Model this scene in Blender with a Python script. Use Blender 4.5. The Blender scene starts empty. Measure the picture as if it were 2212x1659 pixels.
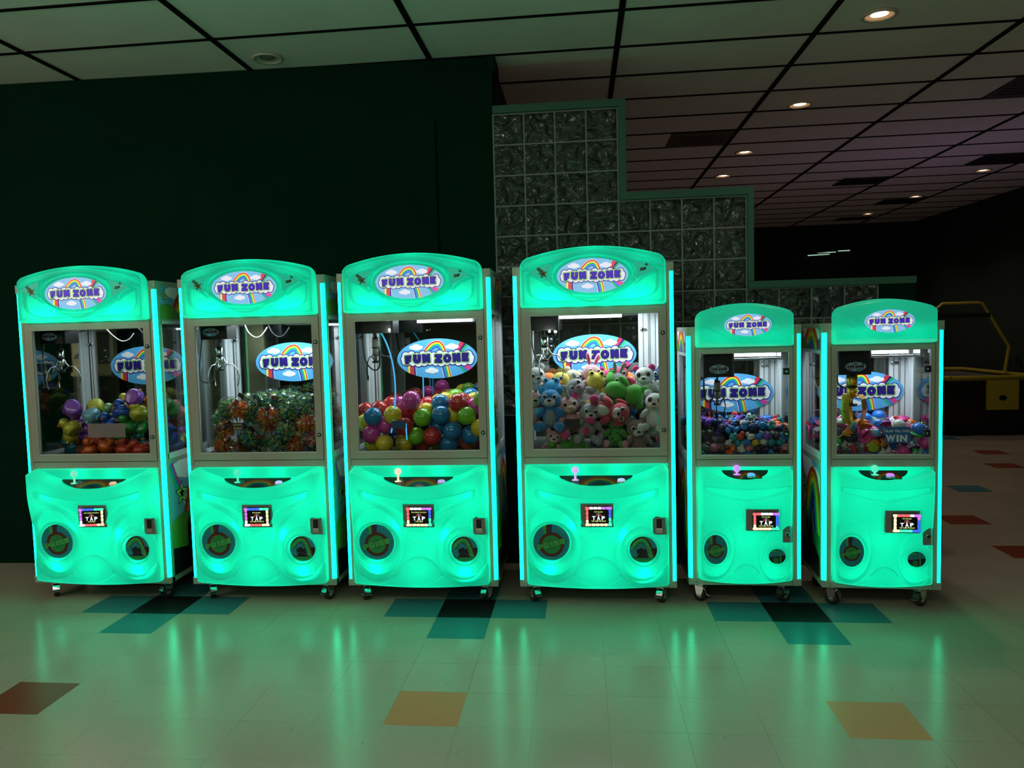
import bpy, bmesh, math, random
import numpy as np
from mathutils import Vector, Matrix, Euler
from mathutils import noise as mnoise

random.seed(7)
S = bpy.context.scene
COL = S.collection
PI = math.pi

# ------------------------------------------------------------------ camera
CF, CP, CY, CR = 1715.84, -.0697, -.1125, -.0275          # focal length in pixels of the 2212 wide frame, pitch, yaw, roll
CAM = Vector((0.8306, -3.9841, 1.5908))
PX0, PY0 = 1106 - 44.08, 829.5 + 6.24

def cam_axes():
    cp, sp, cy, sy, cr, sr = math.cos(CP), math.sin(CP), math.cos(CY), math.sin(CY), math.cos(CR), math.sin(CR)
    f = Vector((sy*cp, cy*cp, sp)); rt = Vector((cy, -sy, 0)); up = rt.cross(f)
    return cr*rt + sr*up, -sr*rt + cr*up, f
AR, AU, AF = cam_axes()
cam = bpy.data.cameras.new('camera')
camo = bpy.data.objects.new('camera', cam); COL.objects.link(camo)
cam.sensor_width = 36; cam.sensor_fit = 'HORIZONTAL'
cam.lens = CF/2212*36
cam.shift_x = 44.08/2212; cam.shift_y = 6.24/2212
cam.clip_start = .05; cam.clip_end = 60
m = Matrix((AR, AU, -AF)).transposed().to_4x4(); m.translation = CAM
camo.matrix_world = m
S.camera = camo

def at(px, py, y):                       # the point of the place seen at a pixel, at depth y
    d = AR*((px-PX0)/CF) + AU*(-(py-PY0)/CF) + AF
    return CAM + d*((y-CAM.y)/d.y)
def seen(p):
    v = Vector(p)-CAM
    return PX0 + CF*v.dot(AR)/v.dot(AF), PY0 - CF*v.dot(AU)/v.dot(AF)

# ------------------------------------------------------------------ view + world
S.view_settings.view_transform = 'Standard'
S.view_settings.look = 'None'
S.view_settings.gamma = 1
S.view_settings.exposure = 0
S.view_settings.use_curve_mapping = False
S.cycles.use_denoising = True
S.cycles.max_bounces = 8
S.cycles.transparent_max_bounces = 20
S.cycles.sample_clamp_indirect = 4
S.cycles.caustics_reflective = False
S.cycles.caustics_refractive = False
w = bpy.data.worlds.new('world'); S.world = w; w.use_nodes = True
w.node_tree.nodes['Background'].inputs[0].default_value = (.6, .7, .8, 1)
w.node_tree.nodes['Background'].inputs[1].default_value = .002

GREEN = (.0, 1.0, .56)
def lamp(name, kind, loc, power, color, size=.1, sizey=None, target=None, spread=None):
    l = bpy.data.lights.new(name, kind); l.energy = power; l.color = color
    if kind == 'AREA':
        l.size = size
        if sizey: l.shape = 'RECTANGLE'; l.size_y = sizey
        if spread: l.spread = spread
    elif kind == 'POINT': l.shadow_soft_size = size
    o = bpy.data.objects.new(name, l); COL.objects.link(o); o.location = loc
    if target is not None:
        o.rotation_euler = (Vector(target)-Vector(loc)).to_track_quat('-Z', 'Y').to_euler()
    return o
# the hall's own dim light: ceiling lamps of the hall behind the camera, a violet glow off to the right; plus an added ceiling fill
lamp('hall_lamp', 'AREA', (-.6, -7.4, 2.9), 32, (.88, .95, .74), 6.5, 1.4, (-.2, -.6, .0))
lamp('hall_lamp', 'AREA', (-4.6, -2.8, 2.9), 34, (1, .86, .66), 1.5, 1.2, (-2.6, .4, .9))
lamp('hall_lamp', 'AREA', (.3, -4.3, 3.3), 42, (1, .90, .74), 3.5, .8, (.3, -4.0, 0))
lamp('ceiling_fill', 'AREA', (-1.6, -3.6, 2.35), 9, (.80, 1, .80), 5.0, 1.0, (-1.6, -3.3, 3.3))  # unseen fill facing up, added to brighten the ceiling
lamp('violet_lamp', 'AREA', (5.2, 5.0, 1.2), 3.0, (.75, .45, .95), 1.6, 1.6, (4.6, 5.4, 3.4))

# ------------------------------------------------------------------ materials
MATS = {}
def mat(name, col=(.5, .5, .5), rough=.5, metal=0, emit=None, es=1, spec=.5, coat=0, bump=0, bscale=200, alpha=1, sheen=0, vary=0, vscale=5):
    if name in MATS: return MATS[name]
    M = bpy.data.materials.new(name); M.use_nodes = True
    nt = M.node_tree; b = nt.nodes['Principled BSDF']
    b.inputs['Base Color'].default_value = (*col, 1)
    b.inputs['Roughness'].default_value = rough
    b.inputs['Metallic'].default_value = metal
    b.inputs['Specular IOR Level'].default_value = spec
    b.inputs['Coat Weight'].default_value = coat
    b.inputs['Coat Roughness'].default_value = .08
    if sheen: b.inputs['Sheen Weight'].default_value = sheen
    if emit:
        b.inputs['Emission Color'].default_value = (*emit, 1); b.inputs['Emission Strength'].default_value = es
    b.inputs['Alpha'].default_value = alpha
    tc = None
    if bump or vary:
        tc = nt.nodes.new('ShaderNodeTexCoord')
    if bump:
        n = nt.nodes.new('ShaderNodeTexNoise'); n.inputs['Scale'].default_value = bscale; n.inputs['Detail'].default_value = 3
        bp = nt.nodes.new('ShaderNodeBump'); bp.inputs['Strength'].default_value = bump; bp.inputs['Distance'].default_value = .004
        nt.links.new(tc.outputs['Object'], n.inputs['Vector']); nt.links.new(n.outputs['Fac'], bp.inputs['Height'])
        nt.links.new(bp.outputs['Normal'], b.inputs['Normal'])
    if vary:
        n = nt.nodes.new('ShaderNodeTexNoise'); n.inputs['Scale'].default_value = vscale; n.inputs['Detail'].default_value = 6
        mx = nt.nodes.new('ShaderNodeMix'); mx.data_type = 'RGBA'
        mx.inputs[6].default_value = (*[c*(1-vary) for c in col], 1); mx.inputs[7].default_value = (*[min(1, c*(1+vary)) for c in col], 1)
        nt.links.new(tc.outputs['Object'], n.inputs['Vector']); nt.links.new(n.outputs['Fac'], mx.inputs[0])
        nt.links.new(mx.outputs[2], b.inputs['Base Color'])
    MATS[name] = M
    return M

def shell_mat(name, emit, white=.55):
    """moulded milky plastic, lit from inside: half scatters, half lets the lamps behind it through"""
    M = bpy.data.materials.new(name); M.use_nodes = True; nt = M.node_tree
    b = nt.nodes['Principled BSDF']; out = nt.nodes['Material Output']
    b.inputs['Base Color'].default_value = (.002, .22, .14, 1)
    b.inputs['Roughness'].default_value = .35; b.inputs['Specular IOR Level'].default_value = .2; b.inputs['Coat Weight'].default_value = .12; b.inputs['Coat Roughness'].default_value = .1
    b.inputs['Emission Color'].default_value = (*emit, 1); b.inputs['Emission Strength'].default_value = 1
    t = nt.nodes.new('ShaderNodeBsdfTranslucent'); t.inputs['Color'].default_value = (.5, .95, .85, 1)
    mx = nt.nodes.new('ShaderNodeMixShader'); mx.inputs[0].default_value = .5
    nt.links.new(b.outputs[0], mx.inputs[1]); nt.links.new(t.outputs[0], mx.inputs[2]); nt.links.new(mx.outputs[0], out.inputs[0])
    return M
SHELL = shell_mat('backlit_green_plastic', (0, .38, .225))
SHELL_SMALL = shell_mat('backlit_green_plastic_small', (0, .46, .26))

def glass_mat(name, tint=(.93, .97, .96), refl=.09, rough=0, dark=0):
    M = bpy.data.materials.new(name); M.use_nodes = True; nt = M.node_tree; nt.nodes.clear()
    out = nt.nodes.new('ShaderNodeOutputMaterial')
    tr = nt.nodes.new('ShaderNodeBsdfTransparent'); tr.inputs[0].default_value = (*tint, 1)
    gl = nt.nodes.new('ShaderNodeBsdfGlossy'); gl.inputs['Roughness'].default_value = rough
    fr = nt.nodes.new('ShaderNodeLayerWeight'); fr.inputs[0].default_value = .35
    ma = nt.nodes.new('ShaderNodeMath'); ma.operation = 'MULTIPLY_ADD'; ma.inputs[1].default_value = .5; ma.inputs[2].default_value = refl
    ma.use_clamp = True
    mx = nt.nodes.new('ShaderNodeMixShader')
    nt.links.new(fr.outputs['Fresnel'], ma.inputs[0]); nt.links.new(ma.outputs[0], mx.inputs[0])
    nt.links.new(tr.outputs[0], mx.inputs[1]); nt.links.new(gl.outputs[0], mx.inputs[2]); nt.links.new(mx.outputs[0], out.inputs[0])
    MATS[name] = M
    return M
GLASS = glass_mat('door_glass', refl=-.01)
BACKGLASS = glass_mat('back_glass', (.80, .85, .82), refl=.16)
ACRYL = glass_mat('clear_acrylic', (.86, .9, .92), refl=.03)
WRAP = glass_mat('crinkled_film', (.99, 1, 1), refl=.02, rough=.14)

SILVER = mat('silver_paint', (.40, .42, .36), .45, .2, coat=.1)
INNER = mat('inner_aluminium', (.74, .78, .82), .35, .15)
SEAM = mat('dark_seam', (.02, .025, .02), .7)
CHROME = mat('chrome', (.75, .78, .78), .12, 1)
GOLD = mat('gold_metal', (.72, .42, .06), .38, .85)
BLACK = mat('black_plastic', (.012, .013, .014), .35)
RUBBER = mat('black_rubber', (.015, .015, .015), .6)
WHITEP = mat('white_plastic', (.8, .8, .8), .4)
STRIP = mat('green_led_strip', (.1, .3, .25), .3, emit=(0, 9.5, 4.2), es=1)
LIGHTBAR = mat('white_light_bar', (.8, .8, .8), .3, emit=(.85, .95, 1), es=1.1)
GREYPLATE = mat('grey_plate', (.22, .22, .20), .5)
BIN = mat('bin_deck', (.04, .045, .045), .5)

# ------------------------------------------------------------------ mesh helpers
class MB:
    def __init__(s): s.v = []; s.f = []; s.m = []; s.sm = []
    def add(s, vs, fs, mi=0, smooth=False):
        n = len(s.v); s.v += [tuple(v) for v in vs]
        for f in fs: s.f.append([i+n for i in f]); s.m.append(mi); s.sm.append(smooth)
        return s
    def box(s, x0, x1, y0, y1, z0, z1, mi=0, b=0):
        if b:
            c = [(x0+b, y0, z0), (x1-b, y0, z0), (x1, y0+b, z0), (x1, y1-b, z0), (x1-b, y1, z0), (x0+b, y1, z0), (x0, y1-b, z0), (x0, y0+b, z0)]
            vs = c + [(x, y, z1) for x, y, _ in c]
            fs = [list(range(7, -1, -1)), list(range(8, 16))] + [[i, (i+1) % 8, (i+1) % 8+8, i+8] for i in range(8)]
            return s.add(vs, fs, mi)
        vs = [(x0, y0, z0), (x1, y0, z0), (x1, y1, z0), (x0, y1, z0), (x0, y0, z1), (x1, y0, z1), (x1, y1, z1), (x0, y1, z1)]
        return s.add(vs, [(3, 2, 1, 0), (4, 5, 6, 7), (0, 1, 5, 4), (1, 2, 6, 5), (2, 3, 7, 6), (3, 0, 4, 7)], mi)
    def tube(s, pts, r, n=10, mi=0, cap=True):
        pts = [Vector(p) for p in pts]
        rs = r if isinstance(r, (list, tuple)) else [r]*len(pts)
        rings = []; up = None
        for i, p in enumerate(pts):
            d = (pts[min(i+1, len(pts)-1)]-pts[max(i-1, 0)]).normalized()
            if up is None:
                up = Vector((0, 0, 1)) if abs(d.z) < .9 else Vector((1, 0, 0))
            a = d.cross(up).normalized(); up2 = a.cross(d).normalized(); up = up2
            rings.append([p + (a*math.cos(t)+up2*math.sin(t))*rs[i] for t in [2*PI*k/n for k in range(n)]])
        vs = [v for rg in rings for v in rg]; fs = []
        for i in range(len(pts)-1):
            for k in range(n): fs.append((i*n+k, i*n+(k+1) % n, (i+1)*n+(k+1) % n, (i+1)*n+k))
        s.add(vs, fs, mi, True)
        if cap:
            s.add(rings[0], [list(range(n))], mi); s.add(rings[-1], [list(range(n-1, -1, -1))], mi)
        return s
    def lathe(s, prof, c=(0, 0, 0), axis='z', n=24, mi=0, smooth=True):
        vs = []; fs = []
        for r, h in prof:
            for k in range(n):
                a = 2*PI*k/n; x, y = r*math.cos(a), r*math.sin(a)
                p = {'z': (x, y, h), 'y': (x, h, y), 'x': (h, x, y)}[axis]
                vs.append((p[0]+c[0], p[1]+c[1], p[2]+c[2]))
        for i in range(len(prof)-1):
            for k in range(n): fs.append((i*n+k, i*n+(k+1) % n, (i+1)*n+(k+1) % n, (i+1)*n+k))
        fs.append(list(range(n-1, -1, -1))); fs.append([(len(prof)-1)*n+k for k in range(n)])
        return s.add(vs, fs, mi, smooth)
    def ball(s, c, r, mi=0, n=16, m_=10, M=None):
        r = r if isinstance(r, (tuple, list)) else (r, r, r)
        vs = []; fs = []
        M = M or Matrix.Identity(3)
        c = Vector(c)
        vs.append(c + M @ Vector((0, 0, r[2])))
        for i in range(1, m_):
            t = PI*i/m_
            for k in range(n):
                a = 2*PI*k/n
                vs.append(c + M @ Vector((r[0]*math.sin(t)*math.cos(a), r[1]*math.sin(t)*math.sin(a), r[2]*math.cos(t))))
        vs.append(c + M @ Vector((0, 0, -r[2])))
        for k in range(n): fs.append((0, 1+k, 1+(k+1) % n))
        for i in range(m_-2):
            for k in range(n): fs.append((1+i*n+k, 1+(i+1)*n+k, 1+(i+1)*n+(k+1) % n, 1+i*n+(k+1) % n))
        L = len(vs)-1
        for k in range(n): fs.append((L, 1+(m_-2)*n+(k+1) % n, 1+(m_-2)*n+k))
        return s.add(vs, fs, mi, True)
    def prism(s, poly, y0, y1, mi=0):           # poly in x,z ; extruded over y
        n = len(poly)
        vs = [(x, y0, z) for x, z in poly]+[(x, y1, z) for x, z in poly]
        fs = [list(range(n)), list(range(2*n-1, n-1, -1))]+[(i, i+n, (i+1) % n+n, (i+1) % n) for i in range(n)]
        return s.add(vs, fs, mi)
    def build(s, name, mats, parent=None, loc=None):
        me = bpy.data.meshes.new(name); me.from_pydata(s.v, [], s.f)
        me.polygons.foreach_set('material_index', s.m); me.polygons.foreach_set('use_smooth', s.sm)
        for q in (mats if isinstance(mats, (list, tuple)) else [mats]): me.materials.append(q)
        me.update()
        return link(name, me, parent, loc)

def link(name, me, parent=None, loc=None, rot=None, mats=None):
    o = bpy.data.objects.new(name, me); COL.objects.link(o)
    if parent: o.parent = parent
    if loc is not None: o.location = loc
    if rot is not None: o.rotation_euler = rot
    if mats:
        for i, q in enumerate(mats):
            o.material_slots[i].link = 'OBJECT'; o.material_slots[i].material = q
    return o
def tag(o, label=None, cat=None, group=None, kind=None):
    if label: o['label'] = label
    if cat: o['category'] = cat
    if group: o['group'] = group
    if kind: o['kind'] = kind
    return o
def empty(name, loc, rz=0, parent=None):
    o = bpy.data.objects.new(name, None); COL.objects.link(o); o.location = loc; o.rotation_euler = (0, 0, rz)
    o.empty_display_size = .1
    if parent: o.parent = parent
    return o

def bez(pts, n):
    """smooth curve through points (Catmull-Rom)"""
    p = [Vector(a) for a in pts]; p = [p[0]*2-p[1]]+p+[p[-1]*2-p[-2]]; out = []
    seg = len(p)-3
    for i in range(seg):
        a, b, c, d = p[i:i+4]
        for k in range(max(2, n//seg)):
            t = k/max(2, n//seg)
            out.append(.5*((2*b)+(c-a)*t+(2*a-5*b+4*c-d)*t*t+(-a+3*b-3*c+d)*t**3))
    out.append(p[-2]); return out

# ------------------------------------------------------------------ flat printed art (layers a fraction of a millimetre thick)
def clip_convex(poly, clip):
    out = poly
    for i in range(len(clip)):
        a, b = clip[i], clip[(i+1) % len(clip)]
        def side(p): return (b[0]-a[0])*(p[1]-a[1])-(b[1]-a[1])*(p[0]-a[0])
        inp, out = out, []
        if not inp: return []
        for j in range(len(inp)):
            p, q = inp[j], inp[(j+1) % len(inp)]
            sp, sq = side(p), side(q)
            if sp >= 0: out.append(p)
            if (sp >= 0) != (sq >= 0):
                t = sp/(sp-sq); out.append((p[0]+(q[0]-p[0])*t, p[1]+(q[1]-p[1])*t))
    return out
def ellipse(cx, cy, rx, ry, n=40, rot=0):
    return [(cx+rx*math.cos(t)*math.cos(rot)-ry*math.sin(t)*math.sin(rot), cy+rx*math.cos(t)*math.sin(rot)+ry*math.sin(t)*math.cos(rot)) for t in [2*PI*k/n for k in range(n)]]

def ellipse_unit(): return [(.5*math.cos(t), .5*math.sin(t)) for t in [2*PI*k/20 for k in range(20)]]
GLYPH = {}
def glyph(ch, off):
    k = (ch, round(off, 4))
    if k not in GLYPH:
        cu = bpy.data.curves.new('g', 'FONT'); cu.body = ch; cu.size = 1; cu.offset = off; cu.resolution_u = 3
        o = bpy.data.objects.new('g', cu); COL.objects.link(o)
        dg = bpy.context.evaluated_depsgraph_get()
        me = bpy.data.meshes.new_from_object(o.evaluated_get(dg))
        vs = [(v.co.x, v.co.y) for v in me.vertices]; fs = [list(p.vertices) for p in me.polygons]
        bpy.data.objects.remove(o); bpy.data.curves.remove(cu); bpy.data.meshes.remove(me)
        GLYPH[k] = (vs, fs)
    return GLYPH[k]

GP = {'F': [(-.5, -.5), (-.5, .5), (.5, .5), (.44, .16), (0, .16), (0, .05), (.32, .05), (.28, -.22), (-.02, -.22), (-.06, -.5)],
      'U': [(-.5, .5), (-.12, .5), (-.12, -.08), (-.05, -.17), (.05, -.17), (.12, -.08), (.12, .5), (.5, .5), (.5, -.15), (.35, -.42), (.1, -.5), (-.1, -.5), (-.35, -.42), (-.5, -.15)],
      'N': [(-.5, -.5), (-.5, .5), (-.12, .5), (.14, .1), (.14, .5), (.5, .5), (.5, -.5), (.14, -.5), (-.12, -.1), (-.14, -.5)],
      'Z': [(-.5, .5), (.5, .5), (.48, .2), (.08, -.18), (.5, -.18), (.5, -.5), (-.5, -.5), (-.48, -.2), (-.08, .18), (-.5, .18)],
      'O': ellipse_unit(), 'I': [(-.5, -.5), (-.5, .5), (.5, .5), (.5, -.5)],
      'E': [(-.5, -.5), (-.5, .5), (.5, .5), (.5, .22), (.0, .22), (.0, .13), (.40, .13), (.40, -.13), (.0, -.13), (.0, -.22), (.5, -.22), (.5, -.5)],
      'P': [(-.5, -.5), (-.5, .5), (.28, .5), (.5, .3), (.5, .02), (.3, -.16), (-.08, -.16), (-.08, -.5)],
      'R': [(-.5, -.5), (-.5, .5), (.3, .5), (.48, .33), (.48, .1), (.32, -.04), (.55, -.5), (.12, -.5), (-.06, -.16), (-.08, -.16), (-.08, -.5)]}
HOLE = {'O': (0, 0, .07, .14), 'P': (.06, .17, .12, .09), 'R': (.04, .2, .12, .08)}
class Art:
    """layered flat print, drawn in u,v; one mesh"""
    def __init__(s, clip=None): s.mb = MB(); s.mats = []; s.layer = 0; s.y = 0; s.clip = clip
    def mi(s, M):
        if M not in s.mats: s.mats.append(M)
        return s.mats.index(M)
    def up(s): s.y += .00022; return s
    def poly(s, pts, M):
        if s.clip: pts = clip_convex(pts, s.clip)
        if len(pts) < 3: return s
        s.y += 3e-6; y = -s.y
        s.mb.add([(p[0], y, p[1]) for p in pts], [list(range(len(pts)))], s.mi(M)); return s
    def band(s, path, w0, w1, M):                # strip offset to the left of a path between w0 and w1
        if len(path) > 3: path = [(p.x, p.y) for p in bez([(a, b, 0) for a, b in path], 5*len(path))]
        q = []
        for i, p in enumerate(path):
            a = path[max(i-1, 0)]; b = path[min(i+1, len(path)-1)]
            d = math.hypot(b[0]-a[0], b[1]-a[1]) or 1
            n = (-(b[1]-a[1])/d, (b[0]-a[0])/d)
            q.append(((p[0]+n[0]*w0, p[1]+n[1]*w0), (p[0]+n[0]*w1, p[1]+n[1]*w1)))
        for i in range(len(q)-1): s.poly([q[i][0], q[i+1][0], q[i+1][1], q[i][1]][::1 if w1 > w0 else -1], M)
        return s
    def text(s, ch, cx, cy, w, h, off, M, rot=0, base=.03, shear=0):
        vs, fs = glyph(ch, off); bv, _ = glyph(ch, base)
        x0, x1 = min(v[0] for v in bv), max(v[0] for v in bv); y0, y1 = min(v[1] for v in bv), max(v[1] for v in bv)
        sx, sy = w/(x1-x0), h/(y1-y0); mx, my = (x0+x1)/2, (y0+y1)/2
        c, n = math.cos(rot), math.sin(rot); s.y += 3e-6; y = -s.y; out = []
        for vx, vy in vs:
            a, b = (vx-mx)*sx, (vy-my)*sy; a += b*shear
            out.append((cx+a*c-b*n, y, cy+a*n+b*c))
        s.mb.add(out, fs, s.mi(M)); return s
    def block(s, ch, cx, cy, w, h, stroke, M, rot=0):   # chunky letter, or its outline stroke
        c, n = math.cos(rot), math.sin(rot)
        f = lambda p: (cx+p[0]*w*c-p[1]*h*n, cy+p[0]*w*n+p[1]*h*c)
        P_ = [f(p) for p in GP[ch]]; s.poly(P_, M)
        if stroke:
            for i in range(len(P_)):
                a, b = P_[i], P_[(i+1) % len(P_)]; L = math.hypot(b[0]-a[0], b[1]-a[1]) or 1; nx, ny = -(b[1]-a[1])/L*stroke, (b[0]-a[0])/L*stroke
                s.poly([(a[0]+nx, a[1]+ny), (a[0]-nx, a[1]-ny), (b[0]-nx, b[1]-ny), (b[0]+nx, b[1]+ny)], M); s.poly(ellipse(a[0], a[1], stroke, stroke, 8), M)
        return s
    def line(s, txt, x, y, h, adv, M, off=.01):     # simple small line of text, left aligned
        vs, fs = None, None
        cu = bpy.data.curves.new('g', 'FONT'); cu.body = txt; cu.size = h*1.4; cu.offset = off*h; cu.resolution_u = 2; cu.space_character = adv
        o = bpy.data.objects.new('g', cu); COL.objects.link(o)
        me = bpy.data.meshes.new_from_object(o.evaluated_get(bpy.context.evaluated_depsgraph_get()))
        yy = -s.y
        x0 = min(v.co.x for v in me.vertices); x1 = max(v.co.x for v in me.vertices)
        s.mb.add([(x+v.co.x-(x0+x1)/2, yy, y+v.co.y) for v in me.vertices], [list(p.vertices) for p in me.polygons], s.mi(M))
        bpy.data.objects.remove(o); bpy.data.curves.remove(cu); bpy.data.meshes.remove(me); return s
    def mesh(s, name, sx=1, sz=1):
        me = bpy.data.meshes.new(name)
        me.from_pydata([(v[0]*sx, v[1], v[2]*sz) for v in s.mb.v], [], s.mb.f)
        me.polygons.foreach_set('material_index', s.mb.m)
        for q in s.mats: me.materials.append(q)
        me.update(); return me

PAL = dict(sky=(.10, .42, .80), sky2=(.15, .38, .62), white=(.85, .85, .92), purple=(.030, .010, .16), letter=(.016, .006, .15), lime=(.45, .80, .22), leaf=(.04, .42, .10), psky_greenlit=(.012, .24, .32), pred_greenlit=(.12, .022, .014), pgreen=(.02, .28, .07), pleaf=(.04, .42, .10), pout=(.2, .7, .2), dgreen=(.01, .22, .08),  # prize and chute inks darkened to the tones green light gives them
           red=(.70, .04, .03), orange=(.85, .25, .02), yellow=(.90, .75, .04), green=(.02, .45, .12), blue=(.03, .20, .75), navy=(.02, .02, .25), pink=(.75, .06, .28), crimson=(.6, .03, .10),
           mount=(.20, .06, .40), hill=(.14, .30, .05), brown=(.30, .06, .03), gold=(.8, .6, .1), black=(.01, .01, .015), teal=(.02, .40, .45))
def ink(c, lit=0):
    k = 'print_'+c+('_lit' if lit else '')
    if k in MATS: return MATS[k]
    col = PAL[c]
    if not lit: return mat(k, col, .35)
    boost = {'letter': (.075, .025, .52), 'sky': (.26, .56, .85), 'white': (.86, .84, .95), 'navy': (.05, .05, .4)}.get(c, tuple(min(1, x*1.15+.03) for x in col))
    return mat(k, tuple(x*.4 for x in col), .3, emit=boost, es=.85)

CLOUD = [(-.10, 0, .07), (0, .03, .10), (.09, .0, .08), (.02, -.03, .08), (-.05, -.02, .07)]
def fun_zone(lit):
    """oval logo, unit half width; rainbow, clouds, FUN ZONE in bubble letters"""
    asp = .49
    A = Art(ellipse(0, 0, 1, asp, 72))
    A.poly(ellipse(0, 0, 1, asp, 72), ink('sky', lit)); A.up()
    I = lambda c: ink(c, lit)
    # rainbow arch, left foot hidden by the name
    arch = [(-.30, .10), (-.22, .22), (-.13, .31), (-.05, .35), (.03, .36), (.09, .32), (.14, .22), (.18, .10)]
    for w0, w1, c in [(.085, .075, 'white'), (.075, .035, 'red'), (.035, .0, 'yellow'), (0, -.035, 'green'), (-.035, -.075, 'blue'), (-.075, -.09, 'navy')]:
        A.band(arch, w0, w1, I(c))
    leg = [(.20, -.12), (.25, -.30), (.285, -.5)]
    for w0, w1, c in [(-.125, -.11, 'white'), (-.11, -.085, 'navy'), (-.085, -.04, 'blue'), (-.04, .0, 'green'), (0, .035, 'yellow'), (.035, .06, 'red'), (.06, .07, 'white')]:
        A.band(leg, w0, w1, I(c))
    leg = [(-.60, -.15), (-.605, -.3), (-.59, -.5)]
    for w0, w1, c in [(-.13, -.08, 'yellow'), (-.08, -.07, 'navy'), (-.07, .02, 'red'), (.02, .06, 'navy'), (.06, .07, 'white')]:
        A.band(leg, w0, w1, I(c))
    for (x0, y0, x1, y1, cs) in [(.55, .18, .75, .46, ['red', 'crimson', 'purple', 'green']), (.58, -.15, .82, -.36, ['pink', 'pink', 'blue', 'green'])]:
        dx, dy = x1-x0, y1-y0; L = math.hypot(dx, dy); n = (dy/L, -dx/L)
        for i, c in enumerate(cs):
            a, b = (i-2)*.035, (i-1)*.035; g = 1.9
            A.poly([(x0+n[0]*a, y0+n[1]*a), (x0+n[0]*b, y0+n[1]*b), (x1+n[0]*b*g, y1+n[1]*b*g), (x1+n[0]*a*g, y1+n[1]*a*g)], I(c))
    A.up()
    for cx, cy in [(-.52, .28), (.38, .28), (-.14, -.30)]:
        for x, y, r in CLOUD: A.poly(ellipse(cx+x, cy+y*.7, r, r*.62, 16), I('white'))
    A.up()
    # cloud behind the name
    bl = []
    for i in range(12):
        u = -.78+i*.142
        bl.append((u, .085+.022*math.sin(i*2.3), .088)); bl.append((u+.03, -.09+.018*math.sin(i*1.7+1), .085))
    bl += [(-.82, 0, .08), (.83, .0, .09), (.82, -.05, .085), (-.80, -.06, .085)]
    for x, y, r in bl: A.poly(ellipse(x, y, r+.022, r+.022, 20), I('purple'))
    A.up()
    for x, y, r in bl: A.poly(ellipse(x, y, r, r, 20), I('white'))
    A.poly([(-.82, -.10), (.82, -.10), (.82, .10), (-.82, .10)], I('white'))
    A.up(); A.clip = None
    lets = [('F', -.715, -.018, .150, .08), ('U', -.500, .0, .178, -.02), ('N', -.270, .008, .178, .04), ('Z', .035, -.002, .170, -.04), ('O', .255, .0, .185, 0), ('N', .485, .012, .178, .04), ('E', .700, .02, .150, -.03)]
    for st, c in [(.040, 'dgreen'), (.031, 'lime'), (.016, 'purple'), (0, 'letter')]:
        for ch, x, y, ww, r in lets: A.block(ch, x, y, ww, .195, st, I(c), r)
        A.up()
    A.poly(ellipse(.255, 0, .020, .034, 14), I('purple')); A.up(); A.poly(ellipse(.255, 0, .013, .026, 14), I('lime'))
    return A
LOGO = fun_zone(0); LOGO_LIT = fun_zone(1)
def logo_mesh(lit, hw):
    A = LOGO_LIT if lit else LOGO
    return A.mesh('logo_print', hw, hw)

def star(cx, cy, r, rot=PI/2, k=.45):
    return [(cx+(r if i % 2 == 0 else r*k)*math.cos(rot+i*PI/5), cy+(r if i % 2 == 0 else r*k)*math.sin(rot+i*PI/5)) for i in range(10)]

def side_art_top(w, h, flip=1):
    """sky, rainbow, violet mountain, green hill, star; u 0..w v 0..h"""
    A = Art([(0, 0), (w, 0), (w, h), (0, h)])
    A.poly([(0, 0), (w, 0), (w, h), (0, h)], ink('sky2')); A.up()
    for cx, cy in [(.25*w, .85*h), (.8*w, .7*h)]:
        for x, y, r in CLOUD: A.poly(ellipse(cx+x*.5, cy+y*.5, r*.5, r*.35, 14), ink('white'))
    A.poly([(.45*w, 0), (.62*w, .45*h), (.72*w, .62*h), (.85*w, .4*h), (w, .5*h), (w, 0)], ink('mount')); A.up()
    arch = [(.30*w, 0), (.36*w, .35*h), (.46*w, .65*h), (.58*w, .72*h), (.70*w, .5*h), (.78*w, .15*h), (.8*w, 0)]
    for i, c in enumerate(['red', 'orange', 'yellow', 'green', 'blue']): A.band(arch, .06-.024*i, .06-.024*(i+1), ink(c))
    A.up()
    A.poly(ellipse(.12*w, .0, .24*w, .48*h, 24), ink('hill')); A.up()
    A.poly(star(.08*w, .72*h, .035), ink('black')); A.up(); A.poly(star(.08*w, .72*h, .026), ink('yellow')); A.up(); A.poly(star(.08*w, .72*h, .014), ink('black'))
    return A.mesh('side_print')
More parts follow.
